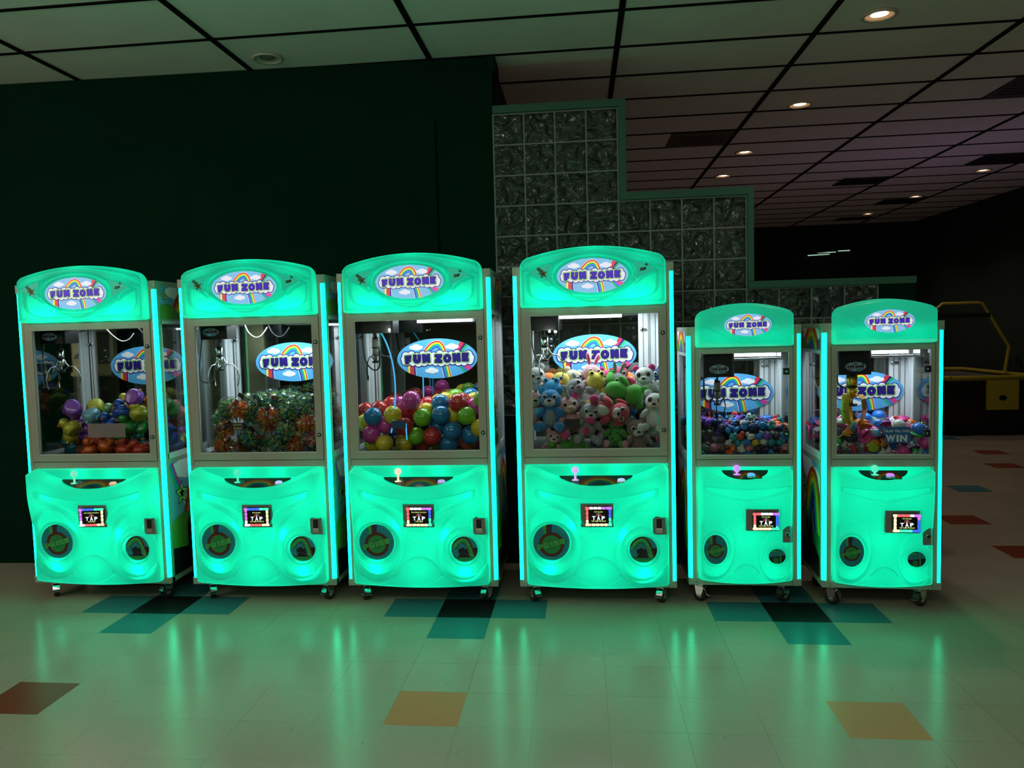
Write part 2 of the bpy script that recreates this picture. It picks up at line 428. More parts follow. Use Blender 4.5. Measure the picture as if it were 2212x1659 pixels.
def side_art_low(w, h):
    A = Art([(0, 0), (w, 0), (w, h), (0, h)])
    A.poly([(0, 0), (w, 0), (w, h), (0, h)], ink('sky2')); A.up()
    for cx, cy in [(.3*w, .93*h), (.8*w, .82*h), (.5*w, .62*h)]:
        for x, y, r in CLOUD: A.poly(ellipse(cx+x*.9, cy+y*.9, r*.9, r*.6, 14), ink('white'))
    A.up()
    arch = [(.30*w, .2*h), (.40*w, .5*h), (.55*w, .75*h), (.68*w, .80*h), (.80*w, .7*h), (.92*w, .4*h), (w, .1*h)]
    for i, c in enumerate(['red', 'orange', 'yellow', 'green', 'blue', 'purple']): A.band(arch, .09-.03*i, .09-.03*(i+1), ink(c))
    A.up()
    A.poly(ellipse(.25*w, .1*h, .5*w, .42*h, 30), ink('hill')); A.poly(ellipse(.85*w, .05*h, .5*w, .33*h, 30), ink('dgreen')); A.up()
    A.poly([(0, 0), (w, 0), (w, .18*h), (.7*w, .26*h), (.3*w, .2*h), (0, .24*h)], ink('black'))
    for x in (.30, .42, .54): A.poly([(x*w, .2*h), (x*w+.05, .2*h), (x*w+.05, .40*h), (x*w+.025, .47*h), (x*w, .40*h)], ink('black'))
    A.up()
    tail = [(.02*w, .98*h), (.10*w, .85*h), (.2*w, .74*h)]
    for i, c in enumerate(['pink', 'blue', 'green']): A.band(tail, .03-.02*i, .03-.02*(i+1), ink(c))
    A.up(); A.poly(star(.22*w, .70*h, .085), ink('black')); A.up(); A.poly(star(.22*w, .70*h, .07), ink('lime')); A.up(); A.poly(star(.22*w, .70*h, .04), ink('black'))
    return A.mesh('side_print')

def prize_art(rx, rz):
    A = Art(ellipse(0, 0, rx, rz, 48)); r = min(rx, rz)
    A.poly(ellipse(0, 0, rx, rz, 48), ink('psky_greenlit')); A.up()
    for x0, x1, c in [(-.62, -.30, 'pleaf'), (-.30, .0, 'pred_greenlit'), (0, .10, 'navy')]:
        A.poly([(x0*r, 1.6*r), ((x0*.35-.15)*r, .2*r), ((x1*.35-.05)*r, .2*r), (x1*r, 1.6*r)], ink(c))
    A.up(); cy = -.12*r
    A.poly(ellipse(0, cy, .68*r, .68*r, 36), ink('black')); A.up()
    A.poly(ellipse(0, cy, .66*r, .66*r, 36), ink('pred_greenlit')); A.up(); A.poly(ellipse(0, cy, .51*r, .51*r, 36), ink('pgreen')); A.up()
    A.poly(ellipse(0, cy, .49*r, .49*r, 36), ink('pgreen')); A.up(); A.poly(ellipse(0, cy+.0, .27*r, .27*r, 36), ink('dgreen')); A.up(); A.clip = None
    ca, sa = math.cos(.26), math.sin(.26)
    for st, c in [(.035*r, 'black'), (.018*r, 'pout'), (0, 'leaf')]:
        for i, ch in enumerate('PRIZE'):
            u = (-.66, -.30, -.0, .27, .62)[i]*r
            A.block(ch, u*ca, cy+.02*r+u*sa, (.13 if ch == 'I' else .27)*r, .25*r, st, ink(c), .26)
            if st == 0 and ch in 'PR': A.poly(ellipse(u*ca-.0*r, cy+.075*r+u*sa, .035*r, .022*r, 10), ink('black'))
        A.up()
    return A.mesh('prize_print')
def chute_art(rx, rz, style):
    A = Art(ellipse(0, 0, rx, rz, 48)); r = rx
    A.poly(ellipse(0, 0, rx, rz, 48), ink('black')); A.up()
    A.poly([(-1.1*r, -.1*r), (-1.1*r, 1.2*r), (1.1*r, 1.2*r), (1.1*r, .1*r), (.5*r, .12*r), (0, 0)], ink('psky_greenlit')); A.up()
    if style:
        A.poly([(-.5*r, -1.1*r), (.1*r, -1.1*r), (.15*r, -.2*r), (-.4*r, -.1*r)], ink('dgreen'))
        A.band([(-.9*r, .5*r), (-.1*r, .6*r), (.3*r, .1*r), (.35*r, -.9*r)], -.06*r, .12*r, ink('pleaf'))
        A.band([(-.2*r, 1.0*r), (.15*r, .4*r), (.3*r, -.2*r), (.42*r, -.9*r)], -.02*r, .03*r, ink('black'))
    else:
        arch = [(-.85*r, .1*r), (-.55*r, .5*r), (-.15*r, .72*r), (.15*r, .60*r), (.38*r, .15*r), (.62*r, -.62*r)]
        for w0, w1, c in [(.24*r, .10*r, 'pred_greenlit'), (.10*r, -.06*r, 'pleaf'), (-.06*r, -.2*r, 'pgreen'), (-.2*r, -.25*r, 'navy')]: A.band(arch, w0, w1, ink(c))
        A.up(); A.poly([(-.4*r, -.6*r), (-.45*r, .0), (-.1*r, .15*r), (.12*r, -.1*r), (.25*r, -.6*r)], ink('black'))
        A.poly([(-.95*r, -.4*r), (-.9*r, .1*r), (-.5*r, -.1*r), (-.4*r, -.5*r), (-.6*r, -.6*r)], ink('psky_greenlit'))
        A.poly([(-1.1*r, -.62*r), (1.1*r, -.62*r), (1.1*r, -1.2*r), (-1.1*r, -1.2*r)], ink('dgreen'))
    A.up(); rnd = random.Random(5)
    for k in range(15):
        A.poly(ellipse(rnd.uniform(-.6, .6)*r, rnd.uniform(-.55, .45)*r, .02*r, .02*r, 8), ink('white'))
    return A.mesh('chute_print')
def control_art(w, h):
    A = Art([(-w, 0), (w, 0), (w, h), (-w, h)])
    A.poly([(-w, 0), (w, 0), (w, h), (-w, h)], ink('dgreen')); A.up()
    arch = [(-.55*w, 0), (-.3*w, .6*h), (.1*w, .85*h), (.45*w, .5*h), (.6*w, 0)]
    for i, c in enumerate(['red', 'orange', 'yellow', 'green', 'blue']): A.band(arch, .03-.016*i, .03-.016*(i+1), ink(c))
    A.up(); A.poly(ellipse(0, .0, .35*w, .5*h, 24), ink('black')); A.up()
    A.poly([(-.03, .55*h), (.06, .55*h), (.065, .66*h), (-.025, .66*h)], ink('orange'))
    return A.mesh('control_print')

# ------------------------------------------------------------------ sculpted shells
def smooth(e0, e1, x):
    t = np.clip((x-e0)/(e1-e0), 0, 1); return t*t*(3-2*t)
def shell_mesh(name, hw, ztop, zbot, base, edge, relief, nx, nz, cx=0):
    """sheet facing -y; outline |x|<hw, zbot(x)<z<ztop(x); height base with rounded rim + relief(x,z,h)"""
    u = np.linspace(-1, 1, nx); u = .55*u+.45*np.sin(u*PI/2)
    t = np.linspace(0, 1, nz); t = .6*t+.4*(1-np.cos(t*PI))/2
    X = (u*hw)[None, :].repeat(nz, 0)
    ZT = ztop(X[0]); ZB = zbot(X[0])
    Z = ZB[None, :]+(ZT-ZB)[None, :]*t[:, None]
    d = np.minimum(hw-np.abs(X), np.minimum(ZT[None, :]-Z, Z-ZB[None, :]))
    e = np.sqrt(np.clip(1-(1-np.clip(d/edge, 0, 1))**2, 0, 1))
    Hh = base(X, Z)*e + relief(X, Z)*smooth(.002, .03, d)
    V = [(x+cx, -h, z) for x, h, z in zip(X.ravel(), Hh.ravel(), Z.ravel())]
    F = [(i*nx+j, i*nx+j+1, (i+1)*nx+j+1, (i+1)*nx+j) for i in range(nz-1) for j in range(nx-1)]
    me = bpy.data.meshes.new(name); me.from_pydata(V, [], F)
    me.polygons.foreach_set('use_smooth', [True]*len(F)); me.update()
    return me, (lambda x, z: float((base(np.array([x]), np.array([z]))+relief(np.array([x]), np.array([z])))[0]))

def corner(x, hw, r):         # drop of a rounded corner at |x|
    a = np.clip((np.abs(x)-(hw-r))/r, 0, 1); return r*(1-np.sqrt(np.clip(1-a*a, 0, 1)))
def ell(x, z, cx, cz, rx, rz): return np.sqrt(((x-cx)/rx)**2+((z-cz)/rz)**2)
def ridge(v, w): return np.exp(-(v/w)**2)

def marquee_big():
    hw = .402
    zt = lambda x: 2.048-.066*(np.abs(x)/.4)**2-corner(x, hw, .045)
    zb = lambda x: 1.716+corner(x, hw, .018)
    base = lambda x, z: .085+0*x+.012*np.cos(x/hw*PI/2)
    def rel(x, z):
        ax = np.abs(x)
        zu = 2.022-.088*(ax/.375)**2.3; zl = 1.738+.185*(1-np.cos(PI*np.clip(ax/.375, 0, 1)))/2
        ins = smooth(-.004, .004, zu-z)*smooth(-.006, .006, z-zl)*smooth(.385, .372, ax)
        h = -.024+.026*ins
        q = ell(x, z, 0, 1.881, .196, .095)
        h = h-.010*smooth(1.30, 1.24, q)+.013*smooth(1.12, 1.06, q)-.014*smooth(1.03, .99, q)
        # lower trough
        tr = smooth(.0, .02, zl-.008-z)*smooth(1.0, .94, ((ax/.366)**5+(np.abs(z-1.90)/.160)**5)**.2)
        h = h-.010*tr
        # three-cornered windows
        TP = [(.207, 1.960), (.285, 1.943), (.352, 1.905), (.290, 1.880), (.236, 1.840), (.234, 1.885), (.207, 1.960)]; dm = 9+0*x
        for (ax0, az0), (ax1, az1) in zip(TP, TP[1:]):
            vx, vz = ax1-ax0, az1-az0; t_ = np.clip(((ax-ax0)*vx+(z-az0)*vz)/(vx*vx+vz*vz), 0, 1)
            dm = np.minimum(dm, np.hypot(ax-ax0-t_*vx, z-az0-t_*vz))
        h = h+.007*ridge(dm, .007)
        h = h*1.5
        return h
    return shell_mesh('marquee_big', hw, zt, zb, base, .035, rel, 170, 90)
def marquee_small():
    hw = .262
    zt = lambda x: 1.708-.05*(np.abs(x)/.26)**2-corner(x, hw, .035)
    zb = lambda x: 1.468+corner(x, hw, .015)
    base = lambda x, z: .075+.01*np.cos(x/hw*PI/2)
    def rel(x, z):
        ax = np.abs(x)
        zl = 1.492+.09*(1-np.cos(PI*np.clip(ax/.25, 0, 1)))/2
        ins = smooth(-.006, .006, z-zl)
        q = ell(x, z, .01, 1.588, .128, .060)
        h = -.008+.008*ins-.007*smooth(1.36, 1.24, q)+.003*smooth(1.08, 1.04, q)-.008*smooth(1.03, .99, q)
        return h+.002*ridge((z-1.487)-.01*(ax/.2)**2, .004)
    return shell_mesh('marquee_small', hw, zt, zb, base, .03, rel, 130, 80)

def panel_big():
    hw = .402
    zt = lambda x: .828-corner(x, hw, .04)
    zb = lambda x: .112+.022*(x/hw)**2+corner(x, hw, .02)
    def base(x, z):
        L = .706+.78*x*x                                   # lip of the control tray
        lip = .066+.044*smooth(.40, .70, z)
        up = smooth(0, .022, z-L)
        tray = np.where(z > .765, .008, .008+.050*np.clip((.765-z)/.05, 0, 1))
        a = lip*(1-up)+tray*up
        return np.where(z > L, np.minimum(a, lip), lip)
    def rel(x, z):
        ax = np.abs(x); h = 0*x
        # smile under the lip
        s1 = .646+.052*(ax/.31)**1.9
        arm = .50+.17*np.clip((ax-.06)/.30, 0, 1)**.7      # underside of the two arms that sweep into the middle
        inside = smooth(0, .006, s1-z)*smooth(-.022, .022, z-arm)*smooth(.345, .31, ax)
        h = h-.024*inside
        # middle loop under the reader
        q = ell(x, z, 0, .50, .115, .115); h = h-.004*smooth(1.05, .85, q)*smooth(.62, .55, z)
        # the two bowls
        for cx, cz, rx, rz, hr in ((-.255, .385, .160, .205, .108), (.268, .350, .162, .215, .080)):
            q = ell(x, z, cx, cz, rx, rz)
            h = h-.032*smooth(1.03, .95, q)
            q2 = ell(x, z, cx, cz-.02, rx*.80, rz*.66); h = h+.015*smooth(1.06, .97, q2)
        for cx, cz, rx, rz in ((-.258, .383, .104, .105), (.258, .342, .078, .076)):
            q = ell(x, z, cx, cz, rx, rz); h = h+.006*ridge(q-1.13, .045)-.02*smooth(1.08, 1.03, q)
        # coin door notch
        nx_ = smooth(.300, .305, x-.03*np.abs((z-.48)/.055)**3)*smooth(.057, .053, np.abs(z-.48)); h = h*(1-nx_)-.050*nx_
        # belly bump
        up = .315-.165*(ax/.17)**2*.9; lo = .140+.06*(ax/.14)**2
        bump = smooth(0, .008, up-z)*smooth(0, .008, z-lo)*smooth(.21, .13, ax)
        h = h+.016*bump
        w = .165+.03*np.sin((ax-.14)/.2*PI+PI/2)
        h = h+.011*ridge(z-(.163+.05*((ax-.24)/.11)**2), .009)*smooth(.12, .15, ax)*smooth(.36, .34, ax)
        # reader recess
        h = h*1.3-.012*smooth(.100, .094, np.abs(x-.002))*smooth(.078, .072, np.abs(z-.546))
        return h
    return shell_mesh('panel_big', hw, zt, zb, base, .030, rel, 230, 220)
def panel_small():
    hw = .254
    zt = lambda x: .798-corner(x, hw, .03)
    zb = lambda x: .135+.022*(x/hw)**2+corner(x, hw, .018)
    def base(x, z):
        L = .722+1.0*x*x
        lip = .055+.035*smooth(.40, .70, z)
        up = smooth(0, .018, z-L)
        tray = .006+.04*np.clip((.79-z)/.07, 0, 1)
        a = lip*(1-up)+tray*up
        return np.where(z > L, np.minimum(a, lip), lip)
    def rel(x, z):
        ax = np.abs(x); h = 0*x
        s1 = .688+.018*(ax/.22)**2; s0 = .612+.055*(ax/.22)**1.4
        h = h-.016*smooth(0, .006, s1-z)*smooth(0, .02, z-s0)*smooth(.240, .215, ax)
        for cx, cz, rx, rz in ((-.175, .345, .115, .175), (.175, .300, .105, .150)):
            q = ell(x, z, cx, cz, rx, rz); h = h-.022*smooth(1.03, .93, q)
            q2 = ell(x, z, cx, cz-.02, rx*.8, rz*.64); h = h+.006*smooth(1.06, .96, q2)
        for cx, cz, rx, rz in ((-.163, .335, .066, .086), (.170, .298, .048, .045)):
            q = ell(x, z, cx, cz, rx, rz); h = h+.004*ridge(q-1.15, .05)-.016*smooth(1.10, 1.05, q)
        nx_ = smooth(.190, .194, x-.03*np.abs((z-.425)/.05)**3)*smooth(.051, .047, np.abs(z-.425)); h = h*(1-nx_)-.040*nx_
        up = .262-.10*(ax/.09)**2*.8; lo = .175+.05*(ax/.09)**2
        h = h+.010*smooth(0, .006, up-z)*smooth(0, .006, z-lo)*smooth(.12, .08, ax)
        h = h+.005*ridge(z-(.155+.035*((ax-.15)/.075)**2), .005)*smooth(.08, .1, ax)*smooth(.235, .225, ax)
        h = h+.006*ridge(np.maximum(np.abs(x-.083)-.094, np.abs(z-.513)-.066), .004)-.012*smooth(.096, .09, np.abs(x-.083))*smooth(.070, .064, np.abs(z-.513))
        return h
    return shell_mesh('panel_small', hw, zt, zb, base, .025, rel, 170, 200)

MARQ = {1: marquee_big(), 0: marquee_small()}
PANEL = {1: panel_big(), 0: panel_small()}
for M_, s_ in ((MARQ, SHELL), (PANEL, SHELL)):
    M_[1][0].materials.append(SHELL); M_[0][0].materials.append(SHELL_SMALL)

BIG = dict(big=1, W=.445, D=.66, H=1.946, zb=.115, post=.040, deck=.88, g=(-.352, .360, .915, 1.668), door=(-.402, .402, .870, 1.708), rail=.832, mtop=1.716,
           oval=(0, 1.881, .193), logo=(.015, 1.425, .265), prize=(-.258, .383, .104, .105), chute=(.258, .342, .077, .075), reader=(0.002, .546, .091, .067), joy=(-.115, .772), btn=(.14, .758),
           art_up=(1.72, 1.915), win=(.90, 1.69), art_lo=(.15, .845))
SMALL = dict(big=0, W=.308, D=.50, H=1.584, zb=.122, post=.030, deck=.835, g=(-.236, .243, .866, 1.432), door=(-.262, .262, .842, 1.46), rail=.803, mtop=1.468,
             oval=(.010, 1.588, .125), logo=(.02, 1.175, .243), prize=(-.163, .335, .064, .084), chute=(.170, .298, .046, .043), reader=(.083, .513, .086, .060), joy=(-.045, .765), btn=(.03, .75),
             art_up=(1.44, 1.56), win=(.86, 1.42), art_lo=(.16, .80))

CACHE = {}
def once(key, fn):
    if key not in CACHE: CACHE[key] = fn()
    return CACHE[key]

LEDC = dict(r=(1, .12, .12), w=(.95, .8, 1), p=(.6, .15, .95), b=(.03, .12, 1), g=(.05, .95, .5), y=(1, .85, .5), o=(1, .6, .35))
def ledm(c): return mat('led_'+c, (.1, .1, .1), .3, emit=LEDC[c], es=1.25)
RING = {0: 'ppbbbbbgggyyyyoyrrrwww', 1: 'rwwwpppbbggggyyyyyyrrr', 2: 'rwwwpppbbbgggyyyoyrrrr', 3: 'yrrrwppppbbbbggggyyyyy'}
SCREEN_BLACK = mat('screen_black', (.005, .006, .008), .15)
TXTW = mat('screen_white_text', (.1, .1, .1), .4, emit=(.85, .95, 1), es=1.1)
TXTY = mat('screen_yellow_text', (.1, .1, .1), .4, emit=(.65, .8, .2), es=1)
TXTR = mat('screen_red_mark', (.1, .02, .02), .4, emit=(.45, .05, .04), es=1)
TXTB = mat('screen_blue_mark', (.02, .02, .1), .4, emit=(.3, .45, .7), es=1)

def rrect(cx, cz, hx, hz, r, n=5):
    out = []
    for sx, sz, a0 in ((1, 1, 0), (-1, 1, PI/2), (-1, -1, PI), (1, -1, 1.5*PI)):
        for i in range(n+1):
            a = a0+PI/2*i/n; out.append((cx+sx*(hx-r)+r*math.cos(a), cz+sz*(hz-r)+r*math.sin(a)))
    return out

def card_reader(par, P, y, ring, first, credits, tilt):
    cx, cz, hx, hz = P['reader']
    rd = empty('card_reader', (cx, y, cz), 0, par)
    q = MB(); q.box(-hx, hx, -.004, .022, -hz, hz, 0); q.build('mounting_plate', GREYPLATE, rd)
    dx, dz = hx*.78, hz*.82
    ox = 0.008 if P['big'] else .012
    dev = empty('reader_unit', (ox, -.006, 0), tilt, rd)
    q = MB(); q.prism(rrect(0, 0, dx, dz, .014), -.026, .004)
    body = q.build('reader_body', BLACK, dev)
    q = MB(); n = len(ring); per = []
    for i, c in enumerate(ring):                       # lamps clockwise from the top left corner
        t = i/n*(4*dx+4*dz); w_, h_ = 2*dx, 2*dz
        if t < w_: p = (-dx+t+.008, dz-.007)
        elif t < w_+h_: p = (dx-.007, dz-(t-w_)-.008)
        elif t < 2*w_+h_: p = (dx-(t-w_-h_)-.008, -dz+.007)
        else: p = (-dx+.007, -dz+(t-2*w_-h_)+.008)
        per.append((max(-dx+.008, min(dx-.008, p[0])), max(-dz+.008, min(dz-.008, p[1])), c))
    mats = []
    for x, z, c in per:
        mm = ledm(c)
        if mm not in mats: mats.append(mm)
        hor = abs(z) > dz-.010
        q.prism(rrect(x, z, .0110 if hor else .0068, .0068 if hor else .0105, .0045, 3), -.0285, -.026, mats.index(mm))
    q.build('lamp_ring', mats, dev)
    A = Art()
    A.poly(rrect(0, 0, dx-.016, dz-.015, .004), SCREEN_BLACK); A.up()
    k = dx/.071
    up, lo = (credits, 'TAP CARD TO PLAY!') if not first else ('TAP CARD TO PLAY!', credits)
    A.line(up, 0, .0235*k, .0062*k, 1.1, TXTY, .06); A.line(lo, 0, -.0295*k, .0062*k, 1.0, TXTY, .06)
    for ch, x in (('T', -.026), ('A', 0), ('P', .026)): A.text(ch, x*k, -.009*k, .018*k, (.026 if ch == 'A' else .022)*k, .04, TXTW)
    A.poly(ellipse(0, .008*k, .003*k, .003*k, 10), TXTW)
    for s_ in (-1, 1):
        for d_ in (.009, .015): A.band([(s_*d_*.7*k, .002*k), (s_*d_*k, .009*k), (s_*d_*.7*k, .016*k)], -.0012, .0012, TXTR)
    A.band([(-.006*k, .015*k), (0, .0185*k), (.006*k, .015*k)], -.0012, .0012, TXTB)
    link('screen', A.mesh('screen'), dev, (0, -.0268, 0))
    # thing > part > sub-part only
    for ch in list(dev.children):
        ch.matrix_parent_inverse = Matrix.Identity(4); ch.parent = rd
        M_ = Matrix.Translation(dev.location) @ Matrix.Rotation(tilt, 4, 'Z') @ Matrix.Translation(ch.location); ch.matrix_local = M_
    bpy.data.objects.remove(dev)
    # glow of the lamp ring on its plate is left to the lamps themselves

def caster(par, x, y, rz, big):
    e = empty('caster', (x, y, 0), rz, par)
    q = MB(); q.box(-.028, .028, -.028, .028, .100, .122)
    q.lathe([(.018, .088), (.022, .101)], n=14)
    for s_ in (-1, 1):                               # fork cheeks
        q.add([(s_*.019+t, yy, zz) for t in (-.002, .002) for yy, zz in ((-.026, .092), (.026, .092), (.018, .045), (.006, .028), (-.006, .028), (-.022, .06))],
              [(0, 1, 2, 3, 4, 5), (11, 10, 9, 8, 7, 6)]+[(i, i+6, (i+1) % 6+6, (i+1) % 6) for i in range(6)])
    q.box(-.021, .021, -.026, .026, .088, .094)
    q.build('bracket', CHROME, e)
    q = MB(); q.lathe([(.012, -.0155), (.030, -.0155), (.0345, -.011), (.0345, .011), (.030, .0155), (.012, .0155)], (0, 0, .0345), 'x', 24, 0)
    q.lathe([(.004, -.023), (.007, -.022), (.007, .022), (.004, .023)], (0, 0, .0345), 'x', 12, 1)
    q.lathe([(.006, -.0165), (.016, -.0162), (.016, .0162), (.006, .0165)], (0, 0, .0345), 'x', 18, 2)
    q.build('wheel', [RUBBER, CHROME, GREYPLATE], e)
    q = MB()
    pr = [(-.020, .084), (-.036, .078), (-.043, .060), (-.046, .052), (-.060, .046)]
    for (a, b), (c, d) in zip(pr, pr[1:]):
        q.add([(-.019, a, b), (.019, a, b), (.019, c, d), (-.019, c, d), (-.019, a, b-.003), (.019, a, b-.003), (.019, c, d-.003), (-.019, c, d-.003)],
              [(0, 1, 2, 3), (7, 6, 5, 4), (0, 4, 5, 1), (1, 5, 6, 2), (2, 6, 7, 3), (3, 7, 4, 0)])
    q.build('brake_pedal', CHROME, e)

def claw_unit(P, par, x, y, drop, style, cable_pts=None, spread=1.0, face=1, box=None):
    """black trolley box on the gantry, hanging claw with three prongs"""
    z1 = P['g'][3]+.03
    bw, bd, bh = box or (.085, .09, .14)
    q = MB(); q.box(x-bw, x+bw, y-bd, y+bd, z1-bh, z1, 0, .012)
    tr = q.build('trolley', BLACK, par)
    if face:
        link('logo_oval', once(('lt', P['big']), lambda: logo_mesh(0, .052 if P['big'] else .055)), tr, (x+(-.01 if P['big'] else .0), y-bd-.001, z1-bh+.045))
    zt = z1-bh
    cyl = GOLD if style == 'gold' else (CHROME if style == 'chrome' else GREYPLATE)
    k = 1.0 if P['big'] else (1.22 if style == 'gold' else .92)
    q = MB(); q.tube([(x, y, zt+.01), (x, y, zt-drop)], .006, 8, 1)
    q.lathe([(.016, .0), (.016, .012)], (x, y, zt-drop-.006), n=16, mi=1)
    r = .021*k if style != 'gold' else .029
    q.lathe([(r*.6, -.002), (r, -.006), (r, -.050*k), (r*.98, -.052*k)], (x, y, zt-drop), n=24, mi=0)
    q.lathe([(r*.8, -.052*k), (r*1.05, -.052*k), (r*1.05, -.060*k), (r*.8, -.060*k)], (x, y, zt-drop), n=24, mi=1)
    q.lathe([(r*.7, -.060*k), (r*.95, -.061*k), (r*.95, -.105*k), (r*.5, -.108*k)], (x, y, zt-drop), n=24, mi=0)
    q.lathe([(.006, -.108*k), (.006, -.135*k)], (x, y, zt-drop), n=10, mi=0)
    q.lathe([(.02*k, -.135*k), (.024*k, -.139*k), (.024*k, -.146*k), (.01, -.149*k)], (x, y, zt-drop), n=18, mi=1)
    cl = q.build('claw', [cyl, BLACK], par)
    z0 = zt-drop-.142*k
    pm = {'chrome': CHROME, 'black': BLACK, 'gold': GOLD}[style]
    for a in ((-.75, -2.35, 1.6) if style == 'gold' else (0.25, 0.25+2*PI/3, 0.25+4*PI/3)):
        c, s_ = math.cos(a), math.sin(a); q = MB()
        R = lambda rr, zz: (x+c*rr*k, y+s_*rr*k, z0+zz*k)
        if style == 'gold':                           # broad perforated scoops
            pr = [(.012, .045), (.040, .050), (.055, .030), (.060, -.02), (.050, -.06), (.036, -.085)]
            for (r0, h0), (r1, h1) in zip(pr, pr[1:]):
                wv = Vector((-s_, c, 0))*.024; nn = Vector((c, s_, 0))*.0015
                p0, p1 = Vector(R(r0, h0)), Vector(R(r1, h1))
                q.add([p0-wv-nn, p0+wv-nn, p1+wv-nn, p1-wv-nn, p0-wv+nn, p0+wv+nn, p1+wv+nn, p1-wv+nn], [(0, 1, 2, 3), (7, 6, 5, 4), (0, 4, 5, 1), (1, 5, 6, 2), (2, 6, 7, 3), (3, 7, 4, 0)])
            for t in range(5):
                wv = Vector((-s_, c, 0))*(-.016+.008*t); p0 = Vector(R(.036, -.085))+wv
                q.add([p0, p0+Vector((-s_, c, 0))*.005, p0+Vector((-s_*.5, c*.5, 0))*.005+Vector((0, 0, -.008))], [(0, 1, 2)])
            for iz in range(3):
                for ix in range(3):
                    p0 = Vector(R(.0590-.0004*iz, .008-.015*iz))+Vector((-s_, c, 0))*(-.010+.010*ix)+Vector((c, s_, 0))*.0015
                    q.ball(p0, .0022, 1, 6, 4)
        else:
            q.tube([R(.010, .0), R(.030*spread, .022), R(.045*spread, .034)], .0035*k, 8)      # link
            q.tube([R(.020, .075), R(.030*spread, .050), R(.045*spread, .034)], .0035*k, 8)
            if style == 'chrome' or P['big']:
                q.tube([R(.045*spread, .034), R(.075*spread, .030), R(.100*spread, .0), R(.112*spread, -.045), R(.105*spread, -.085)], [.0038*k, .004*k, .004*k, .0038*k, .003*k], 8)
                q.tube([R(.105*spread, -.085), R(.098*spread, -.105)], [.006, .0045], 8)
            else:
                q.tube([R(.045, .03), R(.052, -.01), R(.045, -.05)], .003, 8); q.tube([R(.045, -.05), R(.044, -.085)], [.009, .008], 10)
        q.build('prong', [pm, SEAM] if style == 'gold' else pm, cl)
    if cable_pts:
        q = MB(); q.tube(bez(cable_pts, 24), .0045, 8); q.build('cable', BLACK if style != 'chrome' or not P['big'] else mat('grey_cable', (.12, .12, .12), .4), par)

